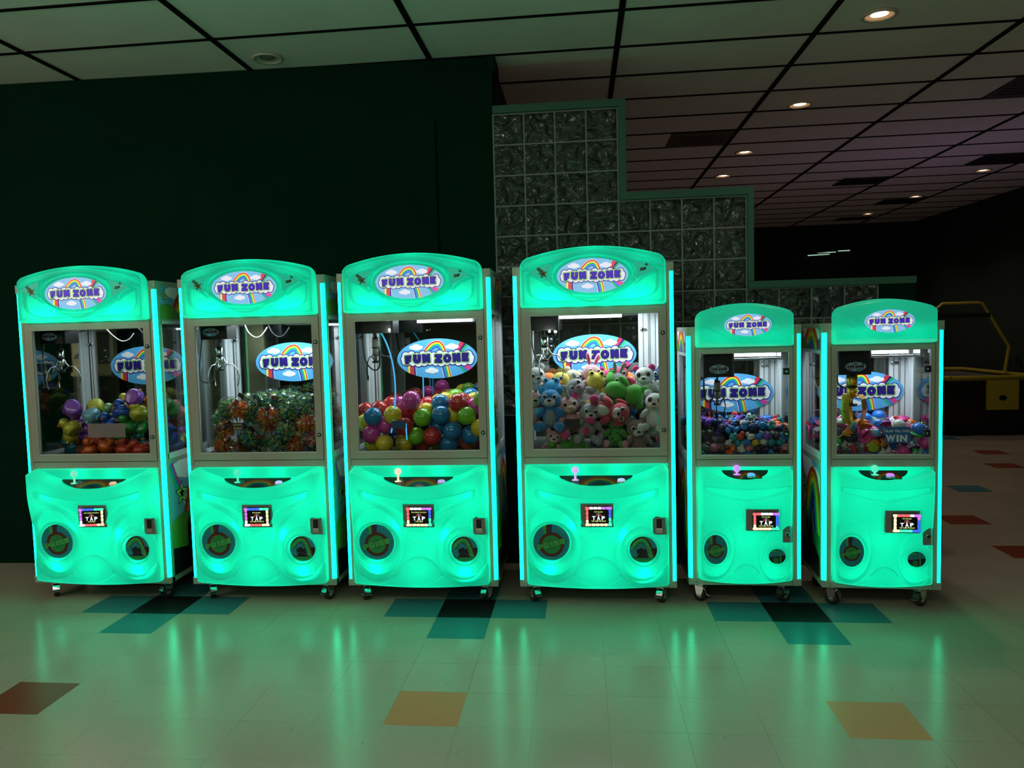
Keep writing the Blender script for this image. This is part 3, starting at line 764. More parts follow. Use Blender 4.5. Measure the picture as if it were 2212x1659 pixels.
def machine(P, cx, cy, rz, label, ring, first, credits, joyc, btnc, inner, claw, hot, tilt=0, bar=(-.3, .3)):
    B = P['big']; W, D, H, zb = P['W'], P['D'], P['H'], P['zb']
    t = empty('claw_machine', (cx, cy, 0), rz)
    tag(t, label, 'claw machine', 'green lit claw machines in a row')
    g0, g1, gz0, gz1 = P['g']; d0, d1, dz0, dz1 = P['door']
    pw = .022                                                        # thickness of the corner posts
    # cabinet: base, bottom rail, header, roof, side and back walls of the lower and upper box
    q = MB()
    q.box(d0+.001, d1-.001, .001, .03, zb, zb+.035)                        # bottom rail
    q.box(d0+.001, d1-.001, .001, .045, P['rail']-.004, dz0+.002)           # rail between door and panel
    q.box(-W+.022, W-.022, .041, .121, P['rail']-.004, P['rail']+.01)
    q.box(d0+.001, d1-.001, .001, .045, dz1-.002, P['mtop']+.006)           # header under the marquee
    q.box(-W+.022, W-.022, .041, .121, gz1+.050, P['mtop']+.006)
    q.box(-W, W, .0, D, H-.0355, H, 0)                                # roof
    q.box(-W, W, .02, D, zb, zb+.03)                                  # base
    for s_ in (-1, 1):
        x0, x1 = sorted((s_*(W-.0006), s_*(W-.012)))
        q.box(x0, x1, .051, D, zb+.03, P['win'][0]-.03)               # lower side wall
        q.box(x0, x1, .051, D, P['win'][1]+.02, H-.036)               # upper side wall
    q.box(-W+.012, W-.012, D-.02, D, zb+.03, P['win'][0])             # back wall low
    q.box(-W+.012, W-.012, D-.02, D, P['win'][1], H-.036)             # back wall high
    q.box(-W+.012, W-.012, .12, .13, zb, P['rail']+.01, 1)            # white light boxes behind panel and marquee
    q.box(-W+.012, W-.012, .12, .13, gz1+.050, H-.03, 1)
    for s_ in (-1, 1):
        x0, x1 = sorted((s_*(W-.02), s_*(d1+.002)))
        for a, b in ((zb+.03, P['rail']), (P['mtop'], H-.036)): q.box(x0, x1, .04, .125, a, b, 1)
    zm = (P['deck']+gz1)/2; lo, up_ = MB(), MB()
    for k in range(0, len(q.v), 8):
        part = up_ if q.v[k][2] > zm else lo; f0 = k//8*6
        part.add(q.v[k:k+8], [[i-k for i in f] for f in q.f[f0:f0+6]], q.m[f0])
    lo.build('cabinet', [SILVER, WHITEP], t); up_.build('top_box', [SILVER, WHITEP], t)
    q = MB(); q.box(-W+.013, W-.013, .046, D-.021, P['deck']-.02, P['deck']); q.build('prize_deck', BIN, t)
    q = MB(); q.box(-W+.013, W-.013, .035, D-.021, gz1+.035, gz1+.052); q.build('inner_ceiling', INNER, t)
    # four corner posts, the front two with a green light strip
    for sx in (-1, 1):
        q = MB()
        x0, x1 = sorted((sx*(W-pw), sx*(d1+.001)))
        q.box(x0, x1, 0, .05, zb+.0, H-.036)
        x0, x1 = sorted((sx*W, sx*(W-pw)))
        q.box(x0, x1, .018, .05, zb, H-.036); q.box(x0, x1, 0, .018, zb, zb+.04); q.box(x0, x1, 0, .018, H-.05, H-.036)
        po = q.build('corner_post', SILVER, t)
        q = MB(); r = .019; n = 7
        pts = [(sx*(W-pw+.001), 0.0)]+[(sx*(W-pw+.003+r*math.sin(a)), .019-r*math.cos(a)) for a in [PI/2*i/n for i in range(n+1)]]
        pts = [(a, b-.0015) for a, b in pts]+[(sx*(W-pw+.001), .018)]
        m_ = len(pts); vs = [(a, b, zb+.04) for a, b in pts]+[(a, b, H-.052) for a, b in pts]
        q.add(vs, [list(range(m_)), list(range(2*m_-1, m_-1, -1))]+[(i, (i+1) % m_, (i+1) % m_+m_, i+m_) for i in range(m_)])
        q.build('led_strip', STRIP, po)
    for sx in (-1, 1):
        rw = (.15 if sx > 0 else .075) if B else (.125 if sx > 0 else .07)
        q = MB(); x0, x1 = sorted((sx*(W-.001), sx*(W-.03))); y0, y1 = D-rw, D-.001
        q.box(x0, x1, D-.07, y1, zb+.03, H-.036, 0)
        x2, x3 = sorted((sx*(W-.012), sx*(W-rw))); q.box(x2, x3, D-.03, D-.002, P['win'][0]-.05, H-.05)
        q.box(x2, x3, D-.034, D-.03, P['win'][0], gz1+.02) if 0 else None
        # two grooves pressed into the profile
        for f_ in (.30, .52, .58, .80):
            gx = sx*(W-rw*f_); q.box(gx-.0015, gx+.0015, D-.0315, D-.0305, P['deck'], gz1+.03, 1)
        hz = gz1-.09; hx = sx*(W-rw*.86); q.lathe([(.011, D-.040), (.011, D-.031)], (hx, 0, hz), 'y', 14, 2); q.box(min(hx, hx+sx*.03), max(hx, hx+sx*.03), D-.040, D-.036, hz-.006, hz+.006, 2)
        q.build('rear_post', [INNER, SEAM, CHROME], t)
    # glass door
    q = MB()
    q.box(d0, g0, -.004, .022, dz0, dz1, 0); q.box(g1, d1, -.004, .022, dz0, dz1, 0)
    q.box(g0, g1, -.004, .022, dz0, gz0, 0); q.box(g0, g1, -.004, .022, gz1, dz1, 0)
    b_ = .004
    for (x0, x1, z0, z1) in ((d0-.002, d0, dz0, dz1), (d1, d1+.002, dz0, dz1), (d0, d1, dz0-.003, dz0), (g0-b_, g0, gz0-b_, gz1), (g1, g1+b_, gz0-b_, gz1)):
        q.box(x0, x1, -.003, .004, z0, z1, 1)
    q.box(g0, g1, -.005, .0, gz0-.004, gz0, 2)
    q.box(g0, g0+.003, .0, .012, gz0, gz1, 2)
    do = q.build('door', [SILVER, SEAM, INNER], t)
    q = MB(); q.box(g0, g1, .006, .010, gz0, gz1); q.build('glass', GLASS, do)
    for lz in ((gz1-.11, gz0+.10) if B else (gz1-.105, gz0+.115)):
        lx = g1+(.022 if B else -.018)
        q = MB(); q.lathe([(.011, -.012), (.011, -.004), (.0135, -.003)], (lx, 0, lz), 'y', 20, 0); q.lathe([(.004, -.0135), (.006, -.012)], (lx, 0, lz), 'y', 12, 1)
        if not B: q.box(lx-.012, lx+.025, -.003, .02, lz-.018, lz+.018, 0, .003)
        q.build('lock', [BLACK, CHROME], do)
    for hz in (dz0+.1, (dz0+dz1)/2+.05, dz1-.12):
        pass
    # side windows with frames, side prints
    wz0, wz1 = P['win']
    for sx in (-1, 1):
        q = MB()
        def sb(y0, y1, z0, z1, mi=0, a=W-.014, b=W-.002):
            x0, x1 = sorted((sx*a, sx*b)); q.box(x0, x1, y0, y1, z0, z1, mi)
        sb(.05, .065, wz0-.03, wz1+.02); sb(D-.09, D-.07, wz0-.03, wz1+.02); sb(.05, D-.07, wz0-.03, wz0+.005); sb(.05, D-.07, wz1, wz1+.02)
        fr = q.build('side_window_frame', INNER, t)
        q = MB(); x0, x1 = sorted((sx*(W-.006), sx*(W-.010))); q.box(x0, x1, .065, D-.09, wz0+.005, wz1); q.build('side_glass', GLASS, fr)
        ww = D-.05
        rot = (0, 0, PI/2) if sx > 0 else (0, 0, -PI/2)
        for nm, (z0, z1), fn in (('upper', P['art_up'], side_art_top), ('lower', P['art_lo'], side_art_low)):
            me = once((nm, B), lambda: fn(ww, z1-z0))
            link('side_print', me, t, (sx*(W+.0008), .05 if sx > 0 else .05+ww, z0), rot)
    # back panel: darkened glass with the big oval print
    q = MB(); q.box(-W+.035, W-.035, D-.016, D-.012, wz0, wz1); bp = q.build('back_glass', BACKGLASS, t)
    lx, lz, lh = P['logo']
    link('logo_oval', once(('lb', B), lambda: logo_mesh(0, lh)), bp, (lx, D-.035, lz))
    q = MB(); q.prism(ellipse(lx, lz, lh*.99, lh*.485, 60), D-.0345, D-.016); q.build('logo_board', WHITEP, bp)
    # light bar
    q = MB()
    if B: q.box(bar[0], bar[1], D-.085, D-.055, gz1-.010, gz1+.036)
    else: q.box(bar[0], bar[1], D-.12, D-.09, gz1-.034, gz1-.018); q.box(bar[0], bar[1], D-.12, D-.09, gz1-.018, gz1+.036, 1)
    q.build('light_bar', [LIGHTBAR, INNER], t)
    la = lamp('cabinet_lamp', 'AREA', (0, 0, 0), inner, (.86, .95, 1), W*1.4, D*.3)
    la.parent = t; la.location = (.04, D*.62, gz1+.03)
    # clear chute walls round the drop hole
    cxr = g0+(.215 if B else .13); cz = P['deck']+(.16 if B else .135); cyb = .045+(.20 if B else .16)
    q = MB(); q.box(g0-.03, cxr, cyb, cyb+.004, P['deck'], cz); q.box(cxr, cxr+.004, .03, cyb, P['deck'], cz); q.build('chute_guard', ACRYL, t)
    # gantry rails
    q = MB()
    for s_ in (-1, 1): q.box(s_*(W-.05)-.012, s_*(W-.05)+.012, .05, D-.08, gz1+.0, gz1+.034)
    yy = claw['y']
    q.tube([(-W+.05, yy-.03, gz1+.012-(0 if B else .05)), (W-.05, yy-.03, gz1+.012-(0 if B else .05))], .006, 8); q.tube([(-W+.05, yy+.03, gz1+.012), (W-.05, yy+.03, gz1+.012)], .006, 8)
    if not B: q.box(W-.085, W-.045, yy-.05, yy+.05, gz1-.045, gz1+.01)
    q.build('gantry', CHROME, t)
    claw_unit(P, t, **claw)
    # marquee
    me, hf = MARQ[B]
    mo = link('marquee', me, t)
    ox, oz, oh = P['oval']
    yo = -hf(ox, oz)-.002
    link('logo_oval', once(('lm', B), lambda: logo_mesh(1, oh)), mo, (ox, yo, oz))
    if B:
        for s_ in (-1, 1):
            A = Art(); T = lambda pts: [(s_*a, b) for a, b in pts][::1 if s_ > 0 else -1]
            A.poly(T([(.218, 1.952), (.255, 1.944), (.300, 1.930), (.338, 1.905), (.300, 1.885), (.262, 1.868), (.238, 1.852), (.238, 1.885), (.230, 1.915)]), once('tri', lambda: mat('tinted_window', (.005, .12, .08), .3, emit=(0, .36, .21), es=1))); A.up()
            if s_ < 0:
                A.poly([(-.305, 1.925), (-.290, 1.935), (-.262, 1.905), (-.275, 1.895)], ink('dgreen')); A.up()
                for r_, c in ((.027, 'black'), (.021, 'hill'), (.011, 'black')): A.poly(star(-.268, 1.897, r_, PI/2+.2), ink(c)); A.up()
            else:
                A.poly([(.255, 1.895), (.278, 1.897), (.276, 1.914), (.256, 1.912)], ink('dgreen')); A.poly([(.276, 1.897), (.290, 1.905), (.286, 1.918), (.276, 1.912)], ink('black'))
                A.poly([(.282, 1.925), (.298, 1.922), (.300, 1.936), (.286, 1.938)], ink('dgreen'))
            pass; link('picture_window', A.mesh('picture_window'), mo, (0, -.100, 0))
    # lamps inside the marquee and the front panel
    for x, z, p, y in hot['m']+hot['p']:
        l = lamp('shell_lamp', 'POINT', (0, 0, 0), p*(1.25 if B else 1.5), GREEN, .03); l.parent = t; l.location = (x, y, z)
    # front panel
    me, hp = PANEL[B]
    pn = link('front_panel', me, t)
    px, pz, pr, pr2 = P['prize']
    link('prize_door', once(('pr', B), lambda: prize_art(pr, pr2)), pn, (px, -hp(px, pz)-.011, pz))
    hx, hz, hr, hr2 = P['chute']
    link('token_window', once(('ch', B), lambda: chute_art(hr, hr2, 1-B)), pn, (hx, -hp(hx, hz)-.008, hz))
    rx, rzz = P['reader'][:2]
    card_reader(t, P, -hp(rx, rzz)-.017, ring, first, credits, tilt)
    q = MB()
    if B:
        yn = -hp(.35, .48)-.021
        q.box(.312, .398, yn-.001, yn+.004, .428, .532, 0); q.box(.328, .366, yn-.006, yn, .440, .524, 1); q.box(.331, .363, yn-.007, yn-.005, .466, .520, 2); q.box(.333, .361, yn-.009, yn-.005, .443, .463, 1)
        q.build('coin_slot', [GREYPLATE, CHROME, BLACK], t)
    else:
        yn = -hp(.222, .425)-.018
        q.box(.200, .252, yn-.001, yn+.004, .378, .472, 0); q.lathe([(.012, -.008), (.012, 0)], (.224, yn, .425), 'y', 20, 1); q.lathe([(.005, -.010), (.008, -.008)], (.224, yn, .425), 'y', 14, 2)
        q.build('coin_slot', [GREYPLATE, CHROME, BLACK], t); t.children[-1].name = 'door_lock'
    # control board: sloping plate in the tray
    w_ = .205 if B else .125; h0, h1 = (.718, .764) if B else (.735, .782)
    ang = math.atan2(.055, .058)
    me = once(('ct', B), lambda: control_art(w_, .075 if B else .06))
    q = MB(); n = 24
    ysurf = lambda z: -hp(0, z)-.004
    y0, y1 = ysurf(h0), ysurf(h1)
    pts = [(-w_, h1)]+[(w_*math.cos(PI+PI*i/n), h1+(h1-h0)*math.sin(PI+PI*i/n)) for i in range(n+1)]
    q.add([(x, y0+(y1-y0)*(z-h0)/(h1-h0)-.002, z) for x, z in pts], [list(range(len(pts)))[::1]])
    A = MB(); co = q.build('control_plate', once('ctm', lambda: mat('control_board_green', (.005, .075, .045), .15, coat=.5)), t)
    # small rainbow print on the plate, inks dimmed as green light shows them
    R_ = MB(); cols = ['red', 'orange', 'yellow', 'green', 'blue']; k = 0
    for i, c in enumerate(cols):
        a = [(w_*(.55-.07*i)*math.cos(x), (h1-h0)*(.9-.12*i)*math.sin(x)) for x in [PI*j/14 for j in range(15)]]
        b = [(w_*(.48-.07*i)*math.cos(x), (h1-h0)*(.78-.12*i)*math.sin(x)) for x in [PI*j/14 for j in range(15)]]
        f = lambda p: (p[0]+.02, y0+(y1-y0)*(p[1]*.9+.004)/(h1-h0)-.0035, h0+.004+p[1]*.9)
        for j in range(14): R_.add([f(a[j]), f(a[j+1]), f(b[j+1]), f(b[j])], [(0, 1, 2, 3)], i)
    R_.build('rainbow_print', [once('dim'+c, lambda: mat('tray_print_'+c, tuple(x*.35 for x in PAL[c]), .3)) for c in cols], co)
    jx, jz = P['joy']; yj = y0+(y1-y0)*.65
    JM = mat('joy_'+joyc[0], (.4, .4, .4), .25, emit=joyc[1], es=.9)
    q = MB(); q.lathe([(.022, 0), (.020, .004), (.009, .006)], (jx, yj, h0+.024), n=20, mi=0)
    q.tube([(jx, yj, h0+.026), (jx, yj, jz+.015)], .0065, 10, 0); q.ball((jx, yj, jz+.028), .0205, 0, 20, 14)
    q.build('joystick', JM, t)
    bx, bz = P['btn']; BM = mat('btn_'+btnc[0], (.4, .4, .4), .25, emit=btnc[1], es=.9)
    q = MB(); q.lathe([(.027, 0), (.027, .006), (.022, .009)], (bx, yj-.012, h0+.012), n=24, mi=1); q.lathe([(.021, .006), (.021, .016), (.016, .021), (.008, .023)], (bx, yj-.012, h0+.012), n=24, mi=0)
    q.build('push_button', [BM, CHROME], t)
    # casters
    for i, (x, y) in enumerate(((-W+.075, .09), (W-.075, .09), (-W+.075, D-.09), (W-.075, D-.09))):
        caster(t, x, y, [.6, -.5, 2, 1][i] if B else [1.0, -.9, 2, 1][i], B)
    return t
# ================================================================== the room
H = 3.3994; TW, TD = 1.2294, .6044; OX, OY = -1.3551, .7571; T = .3048
def struct(q, name, mats, loc=None):
    o = q.build(name, mats, None, loc); o['kind'] = 'structure'; return o

def floor_mat(name, col, rough=.18, vary=.10):
    M = bpy.data.materials.new(name); M.use_nodes = True; nt = M.node_tree; b = nt.nodes['Principled BSDF']
    L = nt.links; N = nt.nodes.new
    tc = N('ShaderNodeTexCoord'); mp = N('ShaderNodeMapping'); mp.inputs['Scale'].default_value = (1/T, 1/T, 1)
    L.new(tc.outputs['Object'], mp.inputs[0])
    fl = N('ShaderNodeVectorMath'); fl.operation = 'FLOOR'; L.new(mp.outputs[0], fl.inputs[0])
    wn = N('ShaderNodeTexWhiteNoise'); L.new(fl.outputs[0], wn.inputs['Vector'])
    fr = N('ShaderNodeVectorMath'); fr.operation = 'FRACTION'; L.new(mp.outputs[0], fr.inputs[0])
    sp = N('ShaderNodeSeparateXYZ'); L.new(fr.outputs[0], sp.inputs[0])
    def edge(sock):
        a = N('ShaderNodeMath'); a.operation = 'PINGPONG'; a.inputs[1].default_value = .5; L.new(sock, a.inputs[0])
        c = N('ShaderNodeMath'); c.operation = 'LESS_THAN'; c.inputs[1].default_value = .0045; L.new(a.outputs[0], c.inputs[0]); return c.outputs[0]
    mxe = N('ShaderNodeMath'); mxe.operation = 'MAXIMUM'; L.new(edge(sp.outputs[0]), mxe.inputs[0]); L.new(edge(sp.outputs[1]), mxe.inputs[1])
    # the joints show only here and there
    jn = N('ShaderNodeTexNoise'); jn.inputs['Scale'].default_value = 1.1; L.new(tc.outputs['Object'], jn.inputs['Vector'])
    jr = N('ShaderNodeMapRange'); jr.inputs[1].default_value = .42; jr.inputs[2].default_value = .6; L.new(jn.outputs['Fac'], jr.inputs[0])
    jm = N('ShaderNodeMath'); jm.operation = 'MULTIPLY'; L.new(mxe.outputs[0], jm.inputs[0]); L.new(jr.outputs[0], jm.inputs[1])
    n1 = N('ShaderNodeTexNoise'); n1.inputs['Scale'].default_value = 1.6; n1.inputs['Detail'].default_value = 3; n1.inputs['Roughness'].default_value = .45; L.new(tc.outputs['Object'], n1.inputs['Vector'])
    n2 = N('ShaderNodeTexNoise'); n2.inputs['Scale'].default_value = 46; n2.inputs['Detail'].default_value = 6; L.new(tc.outputs['Object'], n2.inputs['Vector'])
    s1 = N('ShaderNodeMath'); s1.operation = 'MULTIPLY_ADD'; s1.inputs[1].default_value = .45; L.new(n1.outputs['Fac'], s1.inputs[0])
    s2 = N('ShaderNodeMath'); s2.operation = 'MULTIPLY'; s2.inputs[1].default_value = .30; L.new(n2.outputs['Fac'], s2.inputs[0]); L.new(s2.outputs[0], s1.inputs[2])
    s3 = N('ShaderNodeMath'); s3.operation = 'MULTIPLY_ADD'; s3.inputs[1].default_value = .12; L.new(wn.outputs['Value'], s3.inputs[0]); L.new(s1.outputs[0], s3.inputs[2])
    mx = N('ShaderNodeMix'); mx.data_type = 'RGBA'
    mx.inputs[6].default_value = (*[c*(1-vary*2.2) for c in col], 1); mx.inputs[7].default_value = (*[min(1, c*(1+vary*2)) for c in col], 1)
    L.new(s3.outputs[0], mx.inputs[0])
    # scuffs
    v = N('ShaderNodeTexVoronoi'); v.inputs['Scale'].default_value = 9; v.inputs['Randomness'].default_value = 1
    mp2 = N('ShaderNodeMapping'); mp2.inputs['Scale'].default_value = (1, .5, 1); mp2.inputs['Rotation'].default_value = (0, 0, 1.2); L.new(tc.outputs['Object'], mp2.inputs[0]); L.new(mp2.outputs[0], v.inputs['Vector'])
    lt = N('ShaderNodeMath'); lt.operation = 'LESS_THAN'; lt.inputs[1].default_value = .045; L.new(v.outputs['Distance'], lt.inputs[0])
    mA = N('ShaderNodeMath'); mA.operation = 'MAXIMUM'; L.new(jm.outputs[0], mA.inputs[0])
    lm = N('ShaderNodeMath'); lm.operation = 'MULTIPLY'; lm.inputs[1].default_value = .55; L.new(lt.outputs[0], lm.inputs[0]); L.new(lm.outputs[0], mA.inputs[1])
    m2 = N('ShaderNodeMix'); m2.data_type = 'RGBA'; m2.inputs[7].default_value = (.06, .055, .045, 1)
    ms = N('ShaderNodeMath'); ms.operation = 'MULTIPLY'; ms.inputs[1].default_value = .42; L.new(mA.outputs[0], ms.inputs[0])
    L.new(ms.outputs[0], m2.inputs[0]); L.new(mx.outputs[2], m2.inputs[6]); L.new(m2.outputs[2], b.inputs['Base Color'])
    rr = N('ShaderNodeMapRange'); rr.inputs[3].default_value = rough-.05; rr.inputs[4].default_value = rough+.15; L.new(n1.outputs['Fac'], rr.inputs[0]); L.new(rr.outputs[0], b.inputs['Roughness'])
    bp = N('ShaderNodeBump'); bp.inputs['Strength'].default_value = .06; bp.inputs['Distance'].default_value = .01
    n3 = N('ShaderNodeTexNoise'); n3.inputs['Scale'].default_value = 7; n3.inputs['Detail'].default_value = 4; L.new(tc.outputs['Object'], n3.inputs['Vector']); L.new(n3.outputs['Fac'], bp.inputs['Height']); L.new(bp.outputs[0], b.inputs['Normal'])
    b.inputs['Specular IOR Level'].default_value = .24
    return M
FM = [floor_mat('vinyl_beige', (.43, .39, .315)), floor_mat('vinyl_teal', (.05, .20, .24), .3), floor_mat('vinyl_black', (.012, .012, .014), .3), floor_mat('vinyl_orange', (.62, .22, .07), .3), floor_mat('vinyl_red', (.24, .05, .03), .3)]
cells = {}
for cxx in (-6, 0, 6):
    cells[(cxx, 1)] = 2
    for dx, dy in ((-1, 1), (1, 1), (0, 0), (0, 2)): cells[(cxx+dx, dy)] = 1
for c, k in {(-6, -3): 4, (0, -3): 3, (6, -3): 3, (12, 5): 4, (12, 8): 4, (14, 12): 1, (17, 16): 4, (18, 19): 4, (18, 23): 1, (19, 24): 1, (24, 19): 4}.items(): cells[c] = k
q = MB(); ix0, ix1, iy0, iy1 = -26, 27, -30, 40
for iy in range(iy0, iy1):
    run = ix0
    for ix in range(ix0, ix1+1):
        k = cells.get((ix, iy), 0) if ix < ix1 else -1
        if k != 0:
            if ix > run: q.add([(run*T, iy*T, 0), (ix*T, iy*T, 0), (ix*T, (iy+1)*T, 0), (run*T, (iy+1)*T, 0)], [(0, 1, 2, 3)], 0)
            if k > 0: q.add([(ix*T, iy*T, 0), ((ix+1)*T, iy*T, 0), ((ix+1)*T, (iy+1)*T, 0), (ix*T, (iy+1)*T, 0)], [(0, 1, 2, 3)], k)
            run = ix+1
struct(q, 'floor', FM)

CEIL = mat('ceiling_tile', (.80, .79, .76), .9, bump=.25, bscale=90, vary=.08, vscale=3)
TBAR = mat('ceiling_grid_black', (.006, .005, .006), .8, spec=.1)
XL, XR, YN, YF = -7.2, 7.05, -9.0, 11.75
q = MB(); q.box(XL, XR, YN, YF, H+.008, H+.06); struct(q, 'ceiling', CEIL)
q = MB()
k = math.floor((XL-OX)/TW)+1
while OX+k*TW < XR:
    x = OX+k*TW; q.box(x-.018, x+.018, YN, YF, H, H+.012); k += 1
k = math.floor((YN-OY)/TD)+1
while OY+k*TD < YF:
    y = OY+k*TD; q.box(XL, XR, y-.012, y+.012, H+.0008, H+.012); k += 1
struct(q, 'trim_1', TBAR)

WALL = mat('dark_green_wall', (.0006, .022, .012), .9, spec=.08, bump=.3, bscale=160, vary=.25, vscale=2)
WALLB = mat('black_wall', (.006, .006, .006), .8)
TRIMG = mat('green_painted_trim', (.03, .13, .085), .6, vary=.1)
def wallbox(name, a, b, th, z0, z1, M):
    """wall whose face runs from a to b, thickness to the left side of a->b"""
    a = Vector((*a, 0)); b = Vector((*b, 0)); d = (b-a).normalized(); n = Vector((-d.y, d.x, 0))*th
    vs = [(p.x, p.y, z) for z in (z0, z1) for p in (a, b, b+n, a+n)]
    q = MB(); q.add(vs, [(3, 2, 1, 0), (4, 5, 6, 7), (0, 1, 5, 4), (1, 2, 6, 5), (2, 3, 7, 6), (3, 0, 4, 7)])
    return struct(q, name, M)
HT = H+.006
wallbox('wall_back', (XL, 1.20), (.284, 1.372), .22, 0, HT, WALL)
q = MB(); q.box(.255, .305, 1.352, 1.62, 3.30, HT, 0); q.box(-.108, -.100, 1.3545, 1.36, 1.2, 3.0, 1); struct(q, 'trim_2', [WALL, mat('wall_seam', (.0005, .004, .003), .9, spec=.05)])
wallbox('wall_passage', (.284, 1.59), (.284, YF), .15, 0, HT, WALLB)
wallbox('wall_far', (.15, YF-.02), (XR, YF-.02), .1, 0, HT, WALLB)
wallbox('wall_right', (XR-.02, YF), (XR-.02, YN), .1, 0, HT, mat('dark_wall_right', (.010, .022, .018), .85))
wallbox('wall_left', (XL+.02, YN), (XL+.02, 1.3), .1, 0, HT, WALL)
wallbox('wall_front', (XR, YN+.02), (XL, YN+.02), .1, 0, HT, mat('wall_behind', (.20, .15, .12), .8))

# stepped glass block partition
GB = bpy.data.materials.new('glass_block'); GB.use_nodes = True; nt = GB.node_tree; b = nt.nodes['Principled BSDF']
b.inputs['Base Color'].default_value = (.085, .115, .100, 1); b.inputs['Roughness'].default_value = .08; b.inputs['Coat Weight'].default_value = .6; b.inputs['Coat Roughness'].default_value = .02
tc = nt.nodes.new('ShaderNodeTexCoord'); wv = nt.nodes.new('ShaderNodeTexNoise'); wv.inputs['Scale'].default_value = 15; wv.inputs['Detail'].default_value = 0; wv.inputs['Distortion'].default_value = .8
bp = nt.nodes.new('ShaderNodeBump'); bp.inputs['Strength'].default_value = 1; bp.inputs['Distance'].default_value = .07
nt.links.new(tc.outputs['Object'], wv.inputs['Vector']); nt.links.new(wv.outputs['Fac'], bp.inputs['Height']); nt.links.new(bp.outputs[0], b.inputs['Normal']); nt.links.new(bp.outputs[0], b.inputs['Coat Normal'])
tr = nt.nodes.new('ShaderNodeBsdfRefraction'); tr.inputs['Color'].default_value = (.85, .9, .88, 1); tr.inputs['IOR'].default_value = 1.25; nt.links.new(bp.outputs[0], tr.inputs['Normal'])
mx = nt.nodes.new('ShaderNodeMixShader'); mx.inputs[0].default_value = .42
nt.links.new(b.outputs[0], mx.inputs[1]); nt.links.new(tr.outputs[0], mx.inputs[2]); nt.links.new(mx.outputs[0], nt.nodes['Material Output'].inputs[0])
MORTAR = mat('pale_mortar', (.22, .25, .23), .8)
GX, GZ, GS, GY = .284, 1.02, .2035, 1.365
steps = [(0, 4, 10), (4, 8, 7), (8, 12, 4)]
q = MB(); r = MB()
for c0, c1, rows in steps:
    for c in range(c0, c1):
        for k in range(rows):
            x0, z0 = GX+c*GS+.005, GZ+k*.2+.005; x1, z1 = x0+GS-.010, z0+.19
            i_ = .016                                             # bevelled block with a raised pillow
            for y, s_ in ((GY, -1), (GY+.09, 1)):
                vs = [(x0, y, z0), (x1, y, z0), (x1, y, z1), (x0, y, z1), (x0+i_, y+s_*.006, z0+i_), (x1-i_, y+s_*.006, z0+i_), (x1-i_, y+s_*.006, z1-i_), (x0+i_, y+s_*.006, z1-i_)]
                fs = [(4, 5, 6, 7), (0, 1, 5, 4), (1, 2, 6, 5), (2, 3, 7, 6), (3, 0, 4, 7)]
                if s_ > 0: fs = [f[::-1] for f in fs]
                q.add(vs, fs)
    for c in range(c0+(c0 > 0), c1+1): r.box(GX+c*GS-.005, GX+c*GS+.005, GY-.0025, GY+.0925, GZ-.006, GZ+rows*.2+.005)
    for k in range(rows+1): r.box(GX+c0*GS+(.0052 if c0 else 0), GX+c1*GS, GY-.002, GY+.092, GZ+k*.2-.005, GZ+k*.2+.005)
struct(q, 'window_1', GB); struct(r, 'trim_3', MORTAR)
q = MB(); f0, f1 = GY-.03, GY+.12; tt = .052
xs = [GX+c*GS for c in (0, 4, 8, 12)]; zs = [GZ+k*.2 for k in (10, 7, 4)]
q.box(xs[0], xs[1]+tt, f0, f1, zs[0]+.004, zs[0]+tt); q.box(xs[1]+.006, xs[1]+tt, f0, f1, zs[1]+tt, zs[0]+.004)
q.box(xs[1]+.006, xs[2]+tt-.01, f0, f1, zs[1]+.004, zs[1]+tt); q.box(xs[2]+.004, xs[2]+tt-.01, f0, f1, zs[2]+.045, zs[1]+.004)
q.box(xs[2]+.006, 2.95, f0, f1, zs[2]+.004, zs[2]+.048)
struct(q, 'trim_4', TRIMG)
q = MB(); q.box(xs[3]+.006, 2.95, GY-.02, GY+.11, 0, zs[2]+.004); q.box(.284, xs[3]+.006, GY-.015, GY+.105, 0, GZ-.005); struct(q, 'wall_low', WALL)

# recessed ceiling lamps
WARM = mat('warm_lamp', (.9, .8, .7), .4, emit=(1, .72, .45), es=5)
WARM2 = mat('warm_lamp_reflector', (.8, .7, .55), .3, .6, emit=(1, .5, .2), es=.35)
RIM = mat('lamp_rim', (.55, .52, .45), .4)
def downlight(x, y, lit, label, group=None):
    e = empty('recessed_ceiling_lamp', (x, y, H)); tag(e, label, 'ceiling lamp', group)
    q = MB(); n = 28; prof = [(.100, .004), (.100, -.006), (.082, -.007), (.078, .004)]
    vs = [(r*math.cos(2*PI*k/n), r*math.sin(2*PI*k/n), z) for r, z in prof for k in range(n)]
    q.add(vs, [(i*n+k, i*n+(k+1) % n, (i+1)*n+(k+1) % n, (i+1)*n+k) for i in range(3) for k in range(n)], 0, True); q.build('rim', RIM, e)
    q = MB(); vs = [(r*math.cos(2*PI*k/n), r*math.sin(2*PI*k/n), z) for r, z in [(.079, .001), (.05, .005), (.0, .0065)][:2] for k in range(n)]
    q.add(vs, [(k, (k+1) % n, (k+1) % n+n, k+n) for k in range(n)], 0, True); q.build('reflector', WARM2 if lit else RIM, e)
    q = MB(); q.lathe([(.052, .006), (.03, .001), (.004, -.001)], n=20); q.build('bulb', WARM if lit else GREYPLATE, e)
    if lit:
        l = lamp('bulb_light', 'SPOT', (0, 0, 0), 22, (1, .74, .54)); l.data.spot_size = 2.2; l.data.spot_blend = .8; l.data.shadow_soft_size = .04; l.parent = e; l.location = (0, 0, -.02)
